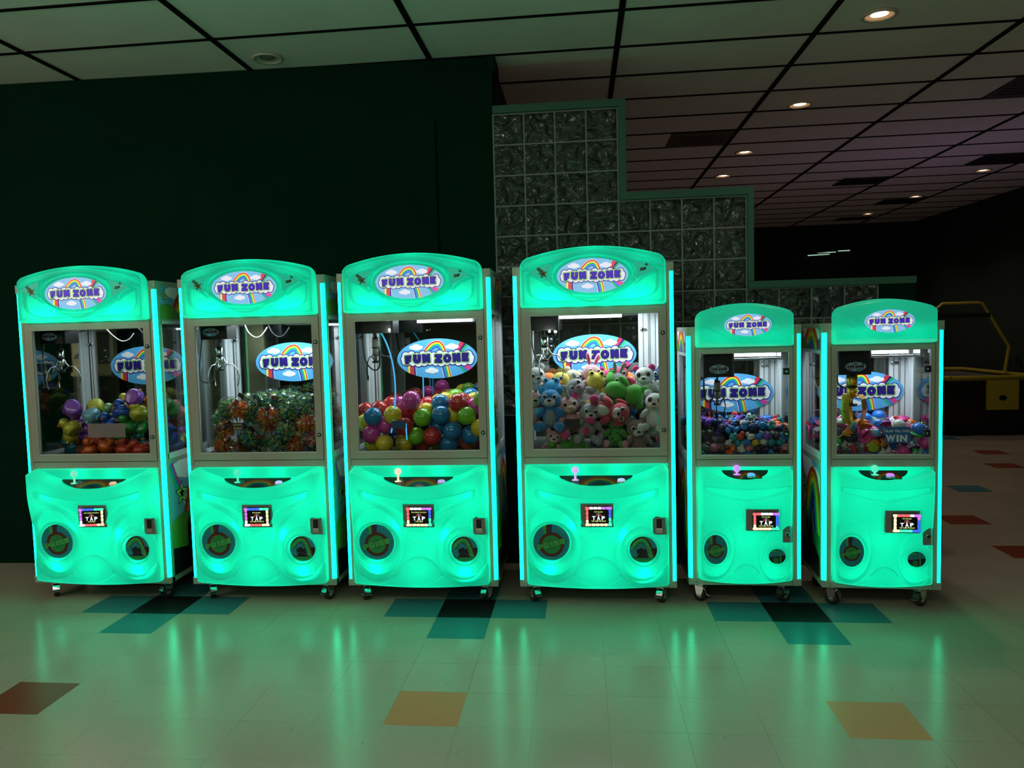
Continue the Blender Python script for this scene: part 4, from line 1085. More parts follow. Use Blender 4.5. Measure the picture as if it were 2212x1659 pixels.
for x, y, lit, lab in [(2.634, 1.105, 1, 'round recessed ceiling lamp glowing warm, nearest and largest at top right'), (2.684, 3.02, 1, 'warm recessed ceiling lamp, second from the top in the nearer row'),
                       (2.593, 4.79, 1, 'warm recessed ceiling lamp just right of the brown air vent'), (2.596, 6.09, 1, 'warm recessed ceiling lamp, lowest and smallest of the nearer row'),
                       (5.795, 6.56, 1, 'warm recessed ceiling lamp nearest the right edge of the photo'), (5.778, 8.5, 1, 'warm recessed ceiling lamp, middle one of the far row by the right wall'),
                       (5.711, 10.26, 1, 'faint warm recessed ceiling lamp, farthest one of the hall'), (-1.154, 1.13, 0, 'unlit round recessed ceiling lamp above the dark green wall')]:
    downlight(x, y, lit, lab, 'recessed ceiling lamps')
VB = mat('vent_brown', (.10, .075, .05), .7, bump=.5, bscale=60); VK = mat('vent_black', (.012, .012, .012), .6)
def vent(ix, iy, w, d, M, label):
    e = empty('ceiling_vent', (ix, iy, H)); tag(e, label, 'air vent', 'square vents in the ceiling grid')
    q = MB(); q.box(-w/2, w/2, -d/2, d/2, -.004, .0072); q.build('frame', M, e)
    q = MB()
    for k in range(6): q.box(-w/2+.03, w/2-.03, -d/2+.05+k*(d-.1)/6, -d/2+.05+k*(d-.1)/6+.02, -.010, -.004)
    q.build('grille', M, e)
for a in [(2.02, 4.10, .58, .56, VB, 'dirty brown square air vent in the ceiling left of two warm lamps'), (4.47, 2.87, .60, .58, VK, 'black square ceiling vent at the right edge of the photo'),
          (5.68, 5.85, .6, .56, VK, 'long black ceiling vent above the lamp nearest the right edge'), (4.50, 6.95, .6, .5, VK, 'small black ceiling vent beyond the middle of the grid'), (5.72, 8.95, .6, .5, VK, 'black ceiling vent beside the middle lamp of the far row'),
          (5.66, 10.85, .55, .4, VK, 'faint black ceiling vent beside the farthest lamp')]: vent(*a)
# tube lamps far off over the dark end of the hall
TUBE = mat('tube_lamp', (.3, .3, .3), .3, emit=(.35, .55, .42), es=1)
for (a, b), lab in zip([((1745, 552), (1792, 549)), ((1766, 547.5), (1806, 544)), ((1785, 543.5), (1836, 541))], ['thin tube lamp glowing far back, lowest of three', 'thin tube lamp glowing far back, middle of three', 'thin tube lamp glowing far back, highest of three']):
    pa, pb = at(*a, 11.62), at(*b, 11.62); c = (pa+pb)/2
    q = MB(); q.tube([pa-c, pb-c], .009, 8); o = q.build('tube_lamp', TUBE, None, c); tag(o, lab, 'tube lamp', 'far tube lamps')
    q = MB(); q.box(-.2, .2, -.01, .10, .012, .03); q.build('housing', BLACK, o)

# air hockey table at the dark right end
YEL = mat('yellow_rail', (.42, .36, .03), .4); NAVY = mat('table_side_black', (.010, .011, .013), .4)
e = empty('air_hockey_table', (6.27, 8.38, 0)); tag(e, 'black air hockey table with yellow rails and arched yellow overhead bar', 'air hockey table')
hx, hy = .60, 1.08
q = MB(); q.box(-hx+.04, hx-.04, -hy+.04, hy-.04, .16, .74); q.box(-hx+.12, hx-.12, -hy+.15, hy-.15, .0, .16); q.build('body', NAVY, e)
q = MB(); q.box(-hx+.05, hx-.05, -hy+.05, hy-.05, .74, .76); q.build('playfield', mat('playfield', (.10, .11, .16), .25), e)
q = MB(); q.tube([(-hx+.1, -hy, .79), (hx-.1, -hy, .79), (hx, -hy+.1, .79), (hx, hy-.1, .79), (hx-.1, hy, .79), (-hx+.1, hy, .79), (-hx, hy-.1, .79), (-hx, -hy+.1, .79), (-hx+.1, -hy, .79)], .032, 10); q.build('rail', YEL, e)
q = MB(); q.box(-.05, .35, -hy-.035, -hy+.0, .36, .76, 0); q.prism(ellipse(.15, .52, .05, .035, 16), -hy-.038, -hy-.034, 1); q.build('goal_box', [YEL, NAVY], e)
q = MB(); q.tube([(hx+.02, -.2, .79), (hx+.07, -.2, 1.14), (hx+.07, -.2, 1.18), (hx-.19, -.2, 1.62), (hx-.24, -.2, 1.70)], .024, 10); q.tube([(hx-.24, -.2, 1.70), (hx-.30, -.2, 1.80), (hx-.36, -.2, 1.81), (-hx+.36, -.2, 1.81), (-hx+.24, -.2, 1.70), (-hx-.07, -.2, 1.18), (-hx-.02, -.2, .79)], .022, 10); q.build('overhead_bar', YEL, e)
q = MB(); q.box(-hx+.3, hx-.2, -.24, -.16, 1.60, 1.66); q.build('score_unit', BLACK, e)

# ================================================================== the machines
hb = dict(m=[(-.29, 1.765, .30, .02), (.29, 1.765, .30, .02), (-.20, 1.755, .30, .02), (.20, 1.755, .30, .02), (-.08, 1.745, .24, .01), (.08, 1.745, .24, .01), (0, 2.00, .20, .02), (-.27, 1.975, .13, .03), (.27, 1.975, .13, .03), (0, 1.87, .12, .08)],
          p=[(-.30, .672, .34, -.01), (.30, .672, .34, -.01), (.135, .43, .36, -.01), (-.13, .49, .22, .0), (-.27, .225, .36, -.01), (.26, .205, .34, -.01), (0, .24, .34, .03), (-.10, .795, .15, .05), (.12, .795, .15, .05), (.36, .60, .15, .06), (-.37, .50, .13, .06), (0, .62, .22, .07), (0, .42, .15, .08), (-.30, .36, .12, .07), (.3, .36, .12, .07)])
hs = dict(m=[(-.13, 1.53, .24, .07), (.13, 1.53, .24, .07), (0, 1.66, .12, .08)], p=[(-.13, .66, .26, .06), (.13, .66, .26, .06), (-.13, .22, .22, .06), (.13, .20, .24, .06), (0, .42, .26, .07), (0, .77, .10, .06)])
def lx(px, py, cx, cy, yl): return at(px, py, cy+yl).x-cx
MC = [(-2.113, .50), (-1.080, .50), (-.114, .50), (.903, .505), (1.727, .54), (2.447, .50)]
RG = ['pbbbgg'+'gyyyo'+'oyrrrw'+'wwppp', 'pbbbgg'+'gyyyy'+'yyrrrw'+'wwppp', 'rwwwpp'+'pbbgg'+'gyyyyo'+'yyrrr', 'rwwwpp'+'pbbgg'+'gyyyyo'+'yyrrr', 'rrwwwp'+'pbbbg'+'ggyyyy'+'yyrrr', 'yrrrwp'+'ppbbb'+'bbggg'+'yyyyyo']
LAB = ['large green lit claw machine at the far left, full of shiny ducks', 'large green lit claw machine full of wrapped stringy balls, second from left', 'large green lit claw machine full of knobby plastic balls',
       'large green lit claw machine full of stuffed animals, tallest in the photo', 'small green lit claw machine full of tiny rubber ducks', 'small green lit claw machine with golden claw, at the far right']
def cl(i, px, py, drop, style, y=.20, bh=.11, spread=1, face=1, cable=None, box=None):
    cx, cy = MC[i]; x = lx(px, py, cx, cy, y)
    return dict(x=x, y=y, drop=drop, style=style, spread=spread, face=face, box=box or (.085, .08, bh), cable_pts=[(x+a, y+b, c) for a, b, c in cable] if cable else None)
claws = [cl(0, 131, 770, .035, 'chrome', cable=[(-.10, 0, 1.62), (-.13, 0, 1.45), (-.11, -.02, 1.33), (-.05, 0, 1.31), (-.01, 0, 1.38)]),
         cl(1, 474, 760, .045, 'chrome', cable=[(-.10, 0, 1.64), (-.13, 0, 1.45), (-.115, -.02, 1.34), (-.06, 0, 1.33), (-.03, 0, 1.42), (-.035, 0, 1.58)]),
         cl(2, 811, 750, .03, 'black', face=0, cable=[(-.08, 0, 1.62), (-.06, -.03, 1.45), (-.02, 0, 1.38), (.02, 0, 1.40), (.02, 0, 1.52)], box=(.13, .09, .10)),
         cl(3, 1177, 750, .035, 'chrome', face=0, cable=[(-.07, 0, 1.62), (-.075, 0, 1.52), (-.06, 0, 1.44), (-.03, 0, 1.40)], box=(.085, .09, .11)),
         cl(4, 1549, 850, .03, 'black', y=.15, cable=[(-.075, 0, 1.35), (-.075, -.01, 1.20), (-.05, 0, 1.15), (-.02, 0, 1.19), (-.01, 0, 1.28)], box=(.085, .07, .165)),
         cl(5, 1838, 850, .00, 'gold', y=.15, cable=[(-.075, 0, 1.35), (-.075, 0, 1.25), (-.04, 0, 1.22)], box=(.085, .07, .165))]
JOY = [('a', (.15, .75, .5)), ('b', (.02, .75, .45)), ('c', (.9, .75, .5)), ('d', (.65, .4, .95)), ('e', (.62, .22, .95)), ('f', (.05, .85, .5))]
BTN = [('a', (.9, .35, .2)), ('b', (.45, .5, 1)), ('c', (.45, .3, .9)), ('d', (.45, .6, .95)), ('e', (.05, .45, 1)), ('f', (.6, .2, .95))]
INN = [1.7, 7.0, 4.6, 7.2, 3.0, 3.3]
MACH = []
for i, (cx, cy) in enumerate(MC):
    P = BIG if i < 4 else SMALL
    MACH.append(machine(P, cx, cy, 0 if i < 4 else (-.012, -.045)[i-4], LAB[i], RG[i], i in (0, 2), '15.0 Credits', JOY[i], BTN[i], INN[i], claws[i], hb if i < 4 else hs, (.14 if i == 0 else .05) if i < 2 else 0, [(.26, .40), (.22, .38), (-.10, .26), (-.33, .19), (-.2, .26), (-.2, .26)][i]))

BULB = mat('trolley_bulb', (.9, .9, .9), .3, emit=(1, .93, .85), es=14)
for i, px, py in ((2, 841, 712), (3, 1187, 716)):
    cx, cy = MC[i]; p = at(px, py, cy+.10)
    q = MB(); q.ball((p.x-cx, .10, p.z), .0065, 0, 10, 8); q.tube([(p.x-cx, .104, p.z+.006), (p.x-cx, .13, 1.61)], .005, 8, 1); q.build('trolley_bulb', [BULB, CHROME], MACH[i])
    l = lamp('bulb_light', 'POINT', (0, 0, 0), .35, (1, .95, .88), .01); l.parent = MACH[i]; l.location = (p.x-cx+.0, .085, p.z-.004)
WIRE = mat('pale_wire', (.7, .72, .72), .3)
for i, yl, pts in ((0, .45, [(228, 708), (240, 721), (255, 733), (267, 737), (280, 732), (289, 720)]), (1, .45, [(529, 702), (537, 718), (550, 728), (561, 727), (570, 718), (577, 707)]), (5, .30, [(1744, 735), (1750, 790), (1757, 828), (1764, 839), (1773, 826), (1781, 790), (1786, 745)])):
    cx, cy = MC[i]; q = MB(); q.tube(bez([at(a, b, cy+yl)-Vector((cx, cy, 0)) for a, b in pts], 24), .0035, 8); q.build('cable', WIRE, MACH[i])

def glass_card(i, px, py, w, h, M, name, art=None):
    cx, cy = MC[i]; p = at(px, py, cy+.004)
    q = MB(); q.box(-w/2, w/2, .0, .0008, -h/2, h/2); o = q.build(name, M, MACH[i], (p.x-cx, .0048, p.z))
    if art: link('card_print', art, o, (0, -.0004, 0))
glass_card(0, 230, 930, .24, .085, mat('pale_translucent_label', (.30, .26, .27), .4, alpha=.55), 'glass_label')
A = Art(); LG = mat('label_gold', (.4, .36, .2), .5); A.line('872441', 0, -.018, .013, 1, LG, .04)
for k_, w_ in enumerate((.030, .026, .028)): A.poly([(-w_, .004+.005*k_), (w_, .004+.005*k_), (w_, .006+.005*k_), (-w_, .006+.005*k_)], LG)
glass_card(1, 513, 921, .078, .045, BLACK, 'glass_label', A.mesh('card_print'))
glass_card(2, 861, 917, .085, .045, mat('label_navy', (.01, .05, .14), .4), 'glass_label')
glass_card(3, 1236, 914, .088, .048, BLACK, 'glass_label')
A = Art(); W_ = mat('card_white', (.6, .65, .7), .5)
A.line('PLAY TILL YOU', 0, .014, .013, 1, W_, .05); A.text('W', -.036, -.019, .046, .036, .05, W_); A.text('I', .0, -.019, .009, .036, .05, W_); A.text('N', .030, -.019, .034, .036, .05, W_)
glass_card(5, 1938.5, 939, .130, .086, mat('card_blue', (.02, .12, .36), .4), 'sign_card', A.mesh('card_print'))

# cream reflections in the first two machines' glass, built as a solid cabinet and posts
CREAM_REFLECTION = mat('cream_reflection_tone', (.90, .74, .48), .6)  # brightness of the reflected cream put into the colour
e = empty('cabinet_reflection', (-2.555, 1.225, 1.06)); tag(e, 'cream reflection, modelled as a cabinet, in the glass of the leftmost claw machine', 'cabinet')
q = MB(); q.box(-.155, .155, .0, .05, -.95, .68); q.build('body', CREAM_REFLECTION, e)
q = MB(); q.box(-.15, .15, -.03, .0, .30, .325); q.build('shelf_reflection', CREAM_REFLECTION, e)
q = MB(); q.box(.04, .13, -.006, 0, .38, .60, 0); q.box(.025, .145, -.003, 0, .365, .615, 1); q.build('door', [mat('grey_reflection', (.20, .19, .15), .2), CREAM_REFLECTION], e)
q = MB(); q.box(-.13, -.05, -.012, 0, .42, .62, 0); q.lathe([(.040, -.012), (.040, 0)], (-.09, 0, .42), 'y', 20, 0); q.lathe([(.012, -.014), (.012, -.011)], (-.09, 0, .42), 'y', 14, 1); q.build('arm_reflection', [CREAM_REFLECTION, GREYPLATE], e)
q = MB(); q.box(-.155, .155, -.0015, .0, .02, .29); q.build('lower_reflection', mat('olive_reflection', (.10, .10, .06), .5), e)
q = MB(); q.box(-1.43, -1.30, 1.20, 1.32, .0, 1.72); q.box(-1.285, -1.27, 1.21, 1.32, 0, 1.72, 1); q.box(-1.82, -1.73, 1.20, 1.30, 0, 1.72); struct(q, 'trim_reflection', [CREAM_REFLECTION, SEAM])  # posts added in place of cream reflections

# ================================================================== prizes
ORD = ['leftmost', 'second from the left', 'third from the left', 'fourth from the left', 'fifth from the left', 'sixth from the left', 'seventh from the left', 'eighth from the left', 'ninth from the left', 'tenth from the left',
       'eleventh from the left', 'twelfth from the left', 'thirteenth from the left', 'fourteenth from the left', 'fifteenth from the left', 'sixteenth from the left', 'seventeenth from the left', 'eighteenth from the left', 'nineteenth from the left', 'twentieth from the left']
def label_all(items, fmt, place):
    """items: (object, colour, position, band). The label tells colour, band of the heap and order from the left among its likes"""
    g = {}
    for it in items: g.setdefault((it[1], it[3]), []).append(it)
    for (c, bd), L in g.items():
        L.sort(key=lambda it: seen(it[2])[0])
        for k, it in enumerate(L):
            bits = [fmt.format(c=c)]
            if bd: bits.append(bd)
            if len(L) > 1: bits.append(ORD[k] if k < len(L)-1 or k == 0 else 'rightmost')
            it[0]['label'] = ', '.join(bits)+(' '+place if place else '')

class Bin:
    def __init__(s, i): s.P = BIG if i < 4 else SMALL; s.cx, s.cy = MC[i]; s.pl = []; s.i = i
    def fit(s, px, py, r, y0=.062, side=None, slack=.86):
        """slide along the line of sight until the ball touches what is already there"""
        P = s.P; y = s.cy+y0+r
        lim = s.cy+P['D']-.04-r
        while True:
            p = at(px, py, y); q_ = p.copy()
            xm = P['W']-.018-r; q_.x = max(s.cx-xm, min(s.cx+xm, q_.x)); q_.z = max(P['deck']+r*.95, q_.z)
            if all((q_-c).length > (r+r2)*slack for c, r2 in s.pl) or y >= lim: break
            y += .008
        s.pl.append((q_, r)); return q_

# ---- knobby balls
KC = dict(blue=(.01, .22, .55), pink=(.70, .07, .42), yellow=(.80, .62, .03), red=(.62, .03, .03), green=(.20, .58, .02), navy=(.02, .04, .20), orange=(.75, .12, .02))
q = MB(); R0 = .055; q.ball((0, 0, 0), R0, 0, 32, 20)
ga = PI*(3-math.sqrt(5)); nn = 130
for k in range(nn):
    z = 1-2*(k+.5)/nn; rr = math.sqrt(1-z*z); d = Vector((rr*math.cos(k*ga), rr*math.sin(k*ga), z))
    q.ball(d*R0*.995, .0021, 1, 6, 4)
o0 = q.build('knobby_ball', [mat('vinyl_ball', (.5, .5, .5), .2), mat('vinyl_knob', (.1, .1, .1), .3)]); me = o0.data; bpy.data.objects.remove(o0)
def kb(c): return [mat('vinyl_ball_'+c, KC[c], .16, coat=.4), mat('vinyl_knob_'+c, tuple(x*.35 for x in KC[c]), .3)]
L3 = [(365, 1215, 'blue'), (340, 1425, 'pink'), (512, 1310, 'pink'), (600, 1195, 'yellow'), (735, 1335, 'red'), (440, 1135, 'red'), (955, 1225, 'green'), (1175, 1195, 'blue'), (1070, 1450, 'red'), (880, 1450, 'green'), (500, 1540, 'yellow'), (745, 1615, 'yellow'), (960, 1645, 'red'),
      (1310, 1385, 'blue'), (1480, 1205, 'green'), (1640, 1350, 'yellow'), (1520, 1440, 'blue'), (1270, 1600, 'blue'), (1500, 1620, 'orange'), (1000, 1155, 'yellow'), (1380, 1050, 'red'), (690, 1080, 'pink'), (370, 1600, 'yellow'), (1640, 1590, 'pink'), (640, 1470, 'navy'), (1140, 1330, 'blue'), (1320, 1200, 'yellow'), (870, 1130, 'red'),
      (1170, 1060, 'blue'), (580, 1080, 'red'), (820, 1020, 'pink'), (800, 1200, 'red'), (1430, 1035, 'red'), (1590, 1090, 'pink'), (1570, 1030, 'yellow'), (1020, 1080, 'red'), (1230, 1030, 'yellow'), (1530, 980, 'blue'), (1355, 990, 'green'), (1150, 1050, 'yellow'), (270, 1290, 'yellow'), (1700, 1230, 'red'),
      (1850, 1190, 'red'), (1850, 1290, 'green'), (1840, 1430, 'yellow'), (1820, 1070, 'yellow'), (1800, 1000, 'green'), (1850, 1520, 'green'), (250, 1150, 'red'), (700, 1200, 'yellow'), (1130, 1560, 'green'), (1400, 1500, 'navy'), (850, 1570, 'navy')]
B3 = Bin(2); items = []
for X, Y, c in L3:
    p = B3.fit(740+X/5.53, 680+Y/5.53, R0)
    o = link('knobby_ball', me, None, p, (random.uniform(0, 6), random.uniform(0, 6), 0), kb(c)); tag(o, None, 'ball', 'knobby balls in the third claw machine')
    items.append((o, c, p, ''))
# lower balls that hold the heap up
label_all(items, '{c} knobby plastic ball', 'among its colour in the ball machine')
# blue string of lights hanging in front of the balls
q = MB(); BL = mat('blue_rope_light', (.02, .1, .2), .3, emit=(.05, .45, .85), es=1)
pts = [at(*p, .5+d) for p, d in [((812, 700), .20), ((834, 740), .16), ((849, 790), .13), ((854, 850), .10), ((850, 905), .075), ((845, 935), .055)]]
q.tube(bez(pts, 30), .0045, 8); rope = q.build('rope_light', BL); tag(rope, 'blue glowing rope light hanging down in front of the knobby balls', 'rope light')
q = MB()
pts2 = bez([at(*p, .5+d) for p, d in [((877, 915), .055), ((878, 935), .055), ((879, 950), .055)]], 8); q.tube(pts2, .004, 8); q.build('loose_end', BL, rope)
q = MB(); q.tube([at(914, 815, .98), at(915, 861, .98)], .004, 8); q.build('far_end', BL, rope)

# ---- shiny squeaky ducks
def duck_meshes(R, n=20):
    q = MB(); q.lathe([(.02*R, -.80*R), (.62*R, -.80*R), (.72*R, -.78*R), (.80*R, -.70*R), (.97*R, -.40*R), (1.0*R, -.1*R), (.93*R, .2*R), (.72*R, .48*R), (.40*R, .66*R), (.02*R, .70*R)], n=n)
    q.v = [(x*1.0, y*1.12, z) for x, y, z in q.v]
    q.ball((0, .98*R, .12*R), (.25*R, .42*R, .22*R), 0, 12, 8)                    # tail
    for s_ in (-1, 1): q.ball((s_*.88*R, .12*R, .02*R), (.22*R, .55*R, .36*R), 0, 12, 8)
    b = q.build('duck_body', WHITEP); q = MB(); q.ball((0, -.42*R, .98*R), .62*R, 0, n, 14); h = q.build('head', WHITEP)
    q = MB(); q.ball((0, -1.02*R, .88*R), (.26*R, .30*R, .09*R), 0, 12, 8); q.ball((0, -.98*R, .78*R), (.22*R, .22*R, .07*R), 0, 12, 8); k = q.build('beak', WHITEP)
    q = MB()
    for s_ in (-1, 1): q.ball((s_*.30*R, -.93*R, 1.14*R), .085*R, 0, 8, 6)
    e = q.build('eyes', WHITEP); out = [x.data for x in (b, h, k, e)]
    for x in (b, h, k, e): bpy.data.objects.remove(x)
    return out
def glitter(name, col):
    if name in MATS: return MATS[name]
    M = mat(name, col, .22, .35, coat=.6, bump=.35, bscale=420); return M
GC = dict(purple=(.26, .05, .50), yellow=(.60, .55, .05), blue=(.01, .09, .55), green=(.04, .30, .06), red=(.60, .05, .02), orange=(.75, .13, .02), pink=(.72, .12, .14), silver=(.35, .60, .62), teal=(.01, .18, .25))
GC['light green'] = (.30, .55, .28); GC['light blue'] = (.22, .52, .66)
DM = duck_meshes(.052)
BEAK = mat('duck_beak', (.75, .22, .03), .3); EYE = mat('duck_eye', (.005, .005, .005), .15)
def lookrot(kind, rnd):
    if kind == 'b': return Euler((PI/2+rnd.uniform(-.3, .2)-.2+PI, rnd.uniform(-.2, .2), rnd.uniform(-.6, .6))).to_matrix()       # base towards the viewer
    if kind == 'u': return Euler((PI+rnd.uniform(.3, .6), 0, rnd.uniform(-.5, .5))).to_matrix()                                   # upside down
    return Euler((rnd.uniform(-.7, .5), rnd.uniform(-.8, .8), rnd.uniform(-1.3, 1.3))).to_matrix()
L1 = [(290, 340, 'purple', 'b'), (630, 500, 'light blue', 'u'), (930, 570, 'blue', ''), (1230, 590, 'green', ''), (1450, 640, 'green', 'b'), (910, 390, 'light green', ''), (700, 340, 'yellow', 'u'), (1140, 350, 'blue', ''), (1420, 380, 'yellow', ''), (1280, 400, 'yellow', ''),
      (1360, 160, 'purple', 'b'), (1180, 250, 'yellow', ''), (560, 1000, 'orange', ''), (900, 930, 'orange', ''), (1190, 1010, 'red', ''), (920, 1080, 'orange', ''), (1380, 880, 'teal', ''), (260, 640, 'yellow', ''), (300, 820, 'yellow', 'u'), (290, 1090, 'teal', ''), (400, 520, 'purple', ''), (1440, 470, 'red', ''), (1440, 1040, 'red', ''),
      (720, 780, 'pink', ''), (1130, 760, 'green', ''), (1080, 480, 'yellow', ''), (430, 900, 'green', ''), (700, 1030, 'red', ''), (560, 760, 'purple', ''), (1850, 230, 'green', ''), (1960, 340, 'green', 'b'), (2130, 370, 'pink', ''), (1950, 620, 'blue', ''), (2060, 500, 'red', ''), (2030, 800, 'blue', ''), (2010, 1030, 'blue', ''), (2120, 980, 'yellow', 'b'), (2010, 1230, 'orange', ''), (2150, 1190, 'purple', ''), (1900, 1330, 'blue', ''), (1940, 960, 'red', ''), (1540, 290, 'orange', '')]
B1 = Bin(0); items = []; rnd = random.Random(11)
for X, Y, c, kd in L1:
    side = X > 1700
    p = B1.fit(120+X/7.9, 840+Y/7.9, .058, y0=.05 if not side else .12, slack=.78)
    e = empty('glitter_duck', p); e.rotation_euler = lookrot(kd, rnd).to_euler(); tag(e, None, 'toy duck', 'shiny ducks in the leftmost claw machine')
    G = glitter('glitter_'+c.replace(' ', '_'), GC[c])
    for me_, nm, M in zip(DM, ('body', 'head', 'beak', 'eyes'), (G, G, BEAK, EYE)): link(nm, me_, e, (0, 0, -.012), None, [M])
    items.append((e, c, p, ''))
label_all(items, '{c} shiny plastic duck', 'among its colour in the duck heap')

# ---- stringy balls in crinkled film
def koosh(seed):
    rnd = random.Random(seed); q = MB(); q.ball((0, 0, 0), .018, 0, 12, 8)
    for k in range(110):
        z = 1-2*(k+.5)/110; rr = math.sqrt(1-z*z); a = k*ga+rnd.uniform(-.3, .3); d = Vector((rr*math.cos(a), rr*math.sin(a), z+rnd.uniform(-.1, .1))).normalized()
        s_ = d.orthogonal().normalized()*rnd.uniform(-.012, .012); L = rnd.uniform(.044, .054)
        q.tube([d*.014, d*L*.6+s_*.4, d*L+s_], [.0050, .0046, .0034], 5, k % 3)
        if k % 7 == 0: q.ball(d*L+s_, .0050, 3, 7, 5)
    o = q.build('k', [WHITEP]*4); m_ = o.data; bpy.data.objects.remove(o); return m_
def film(seed, R=.060):
    bm = bmesh.new(); bmesh.ops.create_icosphere(bm, subdivisions=3, radius=R); rnd = random.Random(seed)
    for v in bm.verts: v.co *= 1+rnd.uniform(-.13, .10)+.12*mnoise.noise(v.co*40+Vector((seed, 0, 0)))
    m_ = bpy.data.meshes.new('film'); bm.to_mesh(m_); bm.free(); m_.materials.append(WRAP); return m_
def card(seed):
    rnd = random.Random(seed); q = MB(); n = 5; vs = []
    for i in range(n):
        t = i/(n-1)-.5; y = .008*math.sin(i*1.7+seed)
        for s_ in (-1, 1): vs.append((s_*.013, y, t*.10))
    q.add(vs, [(2*i, 2*i+1, 2*i+3, 2*i+2) for i in range(n-1)], 0); q.add([(a*.6, b-.0006, c*.8) for a, b, c in vs[2:8]], [(0, 1, 3, 2), (2, 3, 5, 4)], 1); q.add([(a*.9, b-.0006, c) for a, b, c in vs[:4]], [(0, 1, 3, 2)], 2)
    o = q.build('c', [WHITEP]*3); m_ = o.data; bpy.data.objects.remove(o); return m_
KM = [koosh(s_) for s_ in (1, 2)]; FMH = [film(s_) for s_ in (1, 2, 3)]; CM = [card(s_) for s_ in (1, 2)]
pr = lambda n, c: mat('strand_'+n, c, .45)
SETS = {'orange': [pr('orange', (.85, .16, .02)), pr('amber', (.85, .45, .03)), pr('salmon', (.80, .22, .12)), pr('lime', (.15, .55, .06))],
        'teal and yellow': [pr('teal', (.01, .20, .24)), pr('gold', (.62, .60, .05)), pr('sea', (.03, .38, .36)), pr('lime')if 0 else pr('lime', (.15, .55, .06))],
        'pink': [pr('pink', (.75, .06, .20)), pr('white', (.7, .7, .7)), pr('salmon', (.80, .22, .12)), pr('lime', (.15, .55, .06))]}
CARDM = [[mat('card_red', (.32, .05, .04), .4), mat('card_pale', (.6, .6, .62), .5), mat('card_black', (.01, .01, .015), .4)], [mat('card_black'), mat('card_greyish', (.25, .25, .28), .5), mat('card_red')]]
L2 = [(470, 340, 'orange', 1), (930, 430, 'orange', 1), (1560, 560, 'orange', 1), (670, 790, 'teal and yellow', 1), (1220, 690, 'teal and yellow', 0), (280, 640, 'orange', 1), (1680, 780, 'pink', 0), (1620, 660, 'orange', 0), (980, 560, 'orange', 0), (700, 400, 'teal and yellow', 0), (1290, 330, 'teal and yellow', 0), (1640, 1000, 'teal and yellow', 0), (1370, 900, 'orange', 0),
      (560, 930, 'orange', 0), (1100, 900, 'teal and yellow', 0), (860, 950, 'teal and yellow', 0), (240, 900, 'orange', 1), (1400, 210, 'teal and yellow', 0), (1240, 170, 'teal and yellow', 0), (820, 220, 'teal and yellow', 1), (1000, 170, 'teal and yellow', 1), (1600, 250, 'teal and yellow', 1), (340, 300, 'teal and yellow', 0), (640, 240, 'teal and yellow', 1),
      (2020, 110, 'teal and yellow', 1), (2060, 330, 'orange', 1), (2010, 500, 'orange', 0), (2050, 720, 'teal and yellow', 1), (2030, 930, 'teal and yellow', 0), (1960, 1100, 'orange', 0), (1520, 950, 'orange', 0), (220, 480, 'teal and yellow', 0)]
B2 = Bin(1); items = []; rnd = random.Random(5)
for k, (X, Y, c, cd) in enumerate(L2):
    p = B2.fit(450+X/7.373, 840+Y/7.373, .062, y0=.05 if X < 1800 else .14, slack=.80)
    e = empty('stringy_ball', p); e.scale = (1.16, 1.16, 1.16); e.rotation_euler = (rnd.uniform(0, 6), rnd.uniform(0, 6), rnd.uniform(0, 6)); tag(e, None, 'toy ball', 'wrapped stringy balls in the second claw machine')
    link('strands', KM[k % 2], e, (0, 0, 0), None, SETS[c]); link('film_wrapper', FMH[k % 3], e)
    if cd:
        o = link('header_card', CM[k % 2], e, None, None, CARDM[k % 2])
        d = (CAM-p).normalized(); Rw = Euler((rnd.uniform(-.3, .3), rnd.uniform(-1.2, 1.2), rnd.uniform(-.4, .4))).to_matrix().to_4x4()
        W2 = Matrix.Translation(p+d*.052+Vector((rnd.uniform(-.03, .03), 0, rnd.uniform(.0, .04)))) @ Rw
        o.matrix_local = (Matrix.Translation(p) @ e.rotation_euler.to_matrix().to_4x4() @ Matrix.Scale(1.16, 4)).inverted() @ W2
    items.append((e, c, p, ''))
label_all(items, '{c} stringy ball wrapped in clear film', 'among its colour')

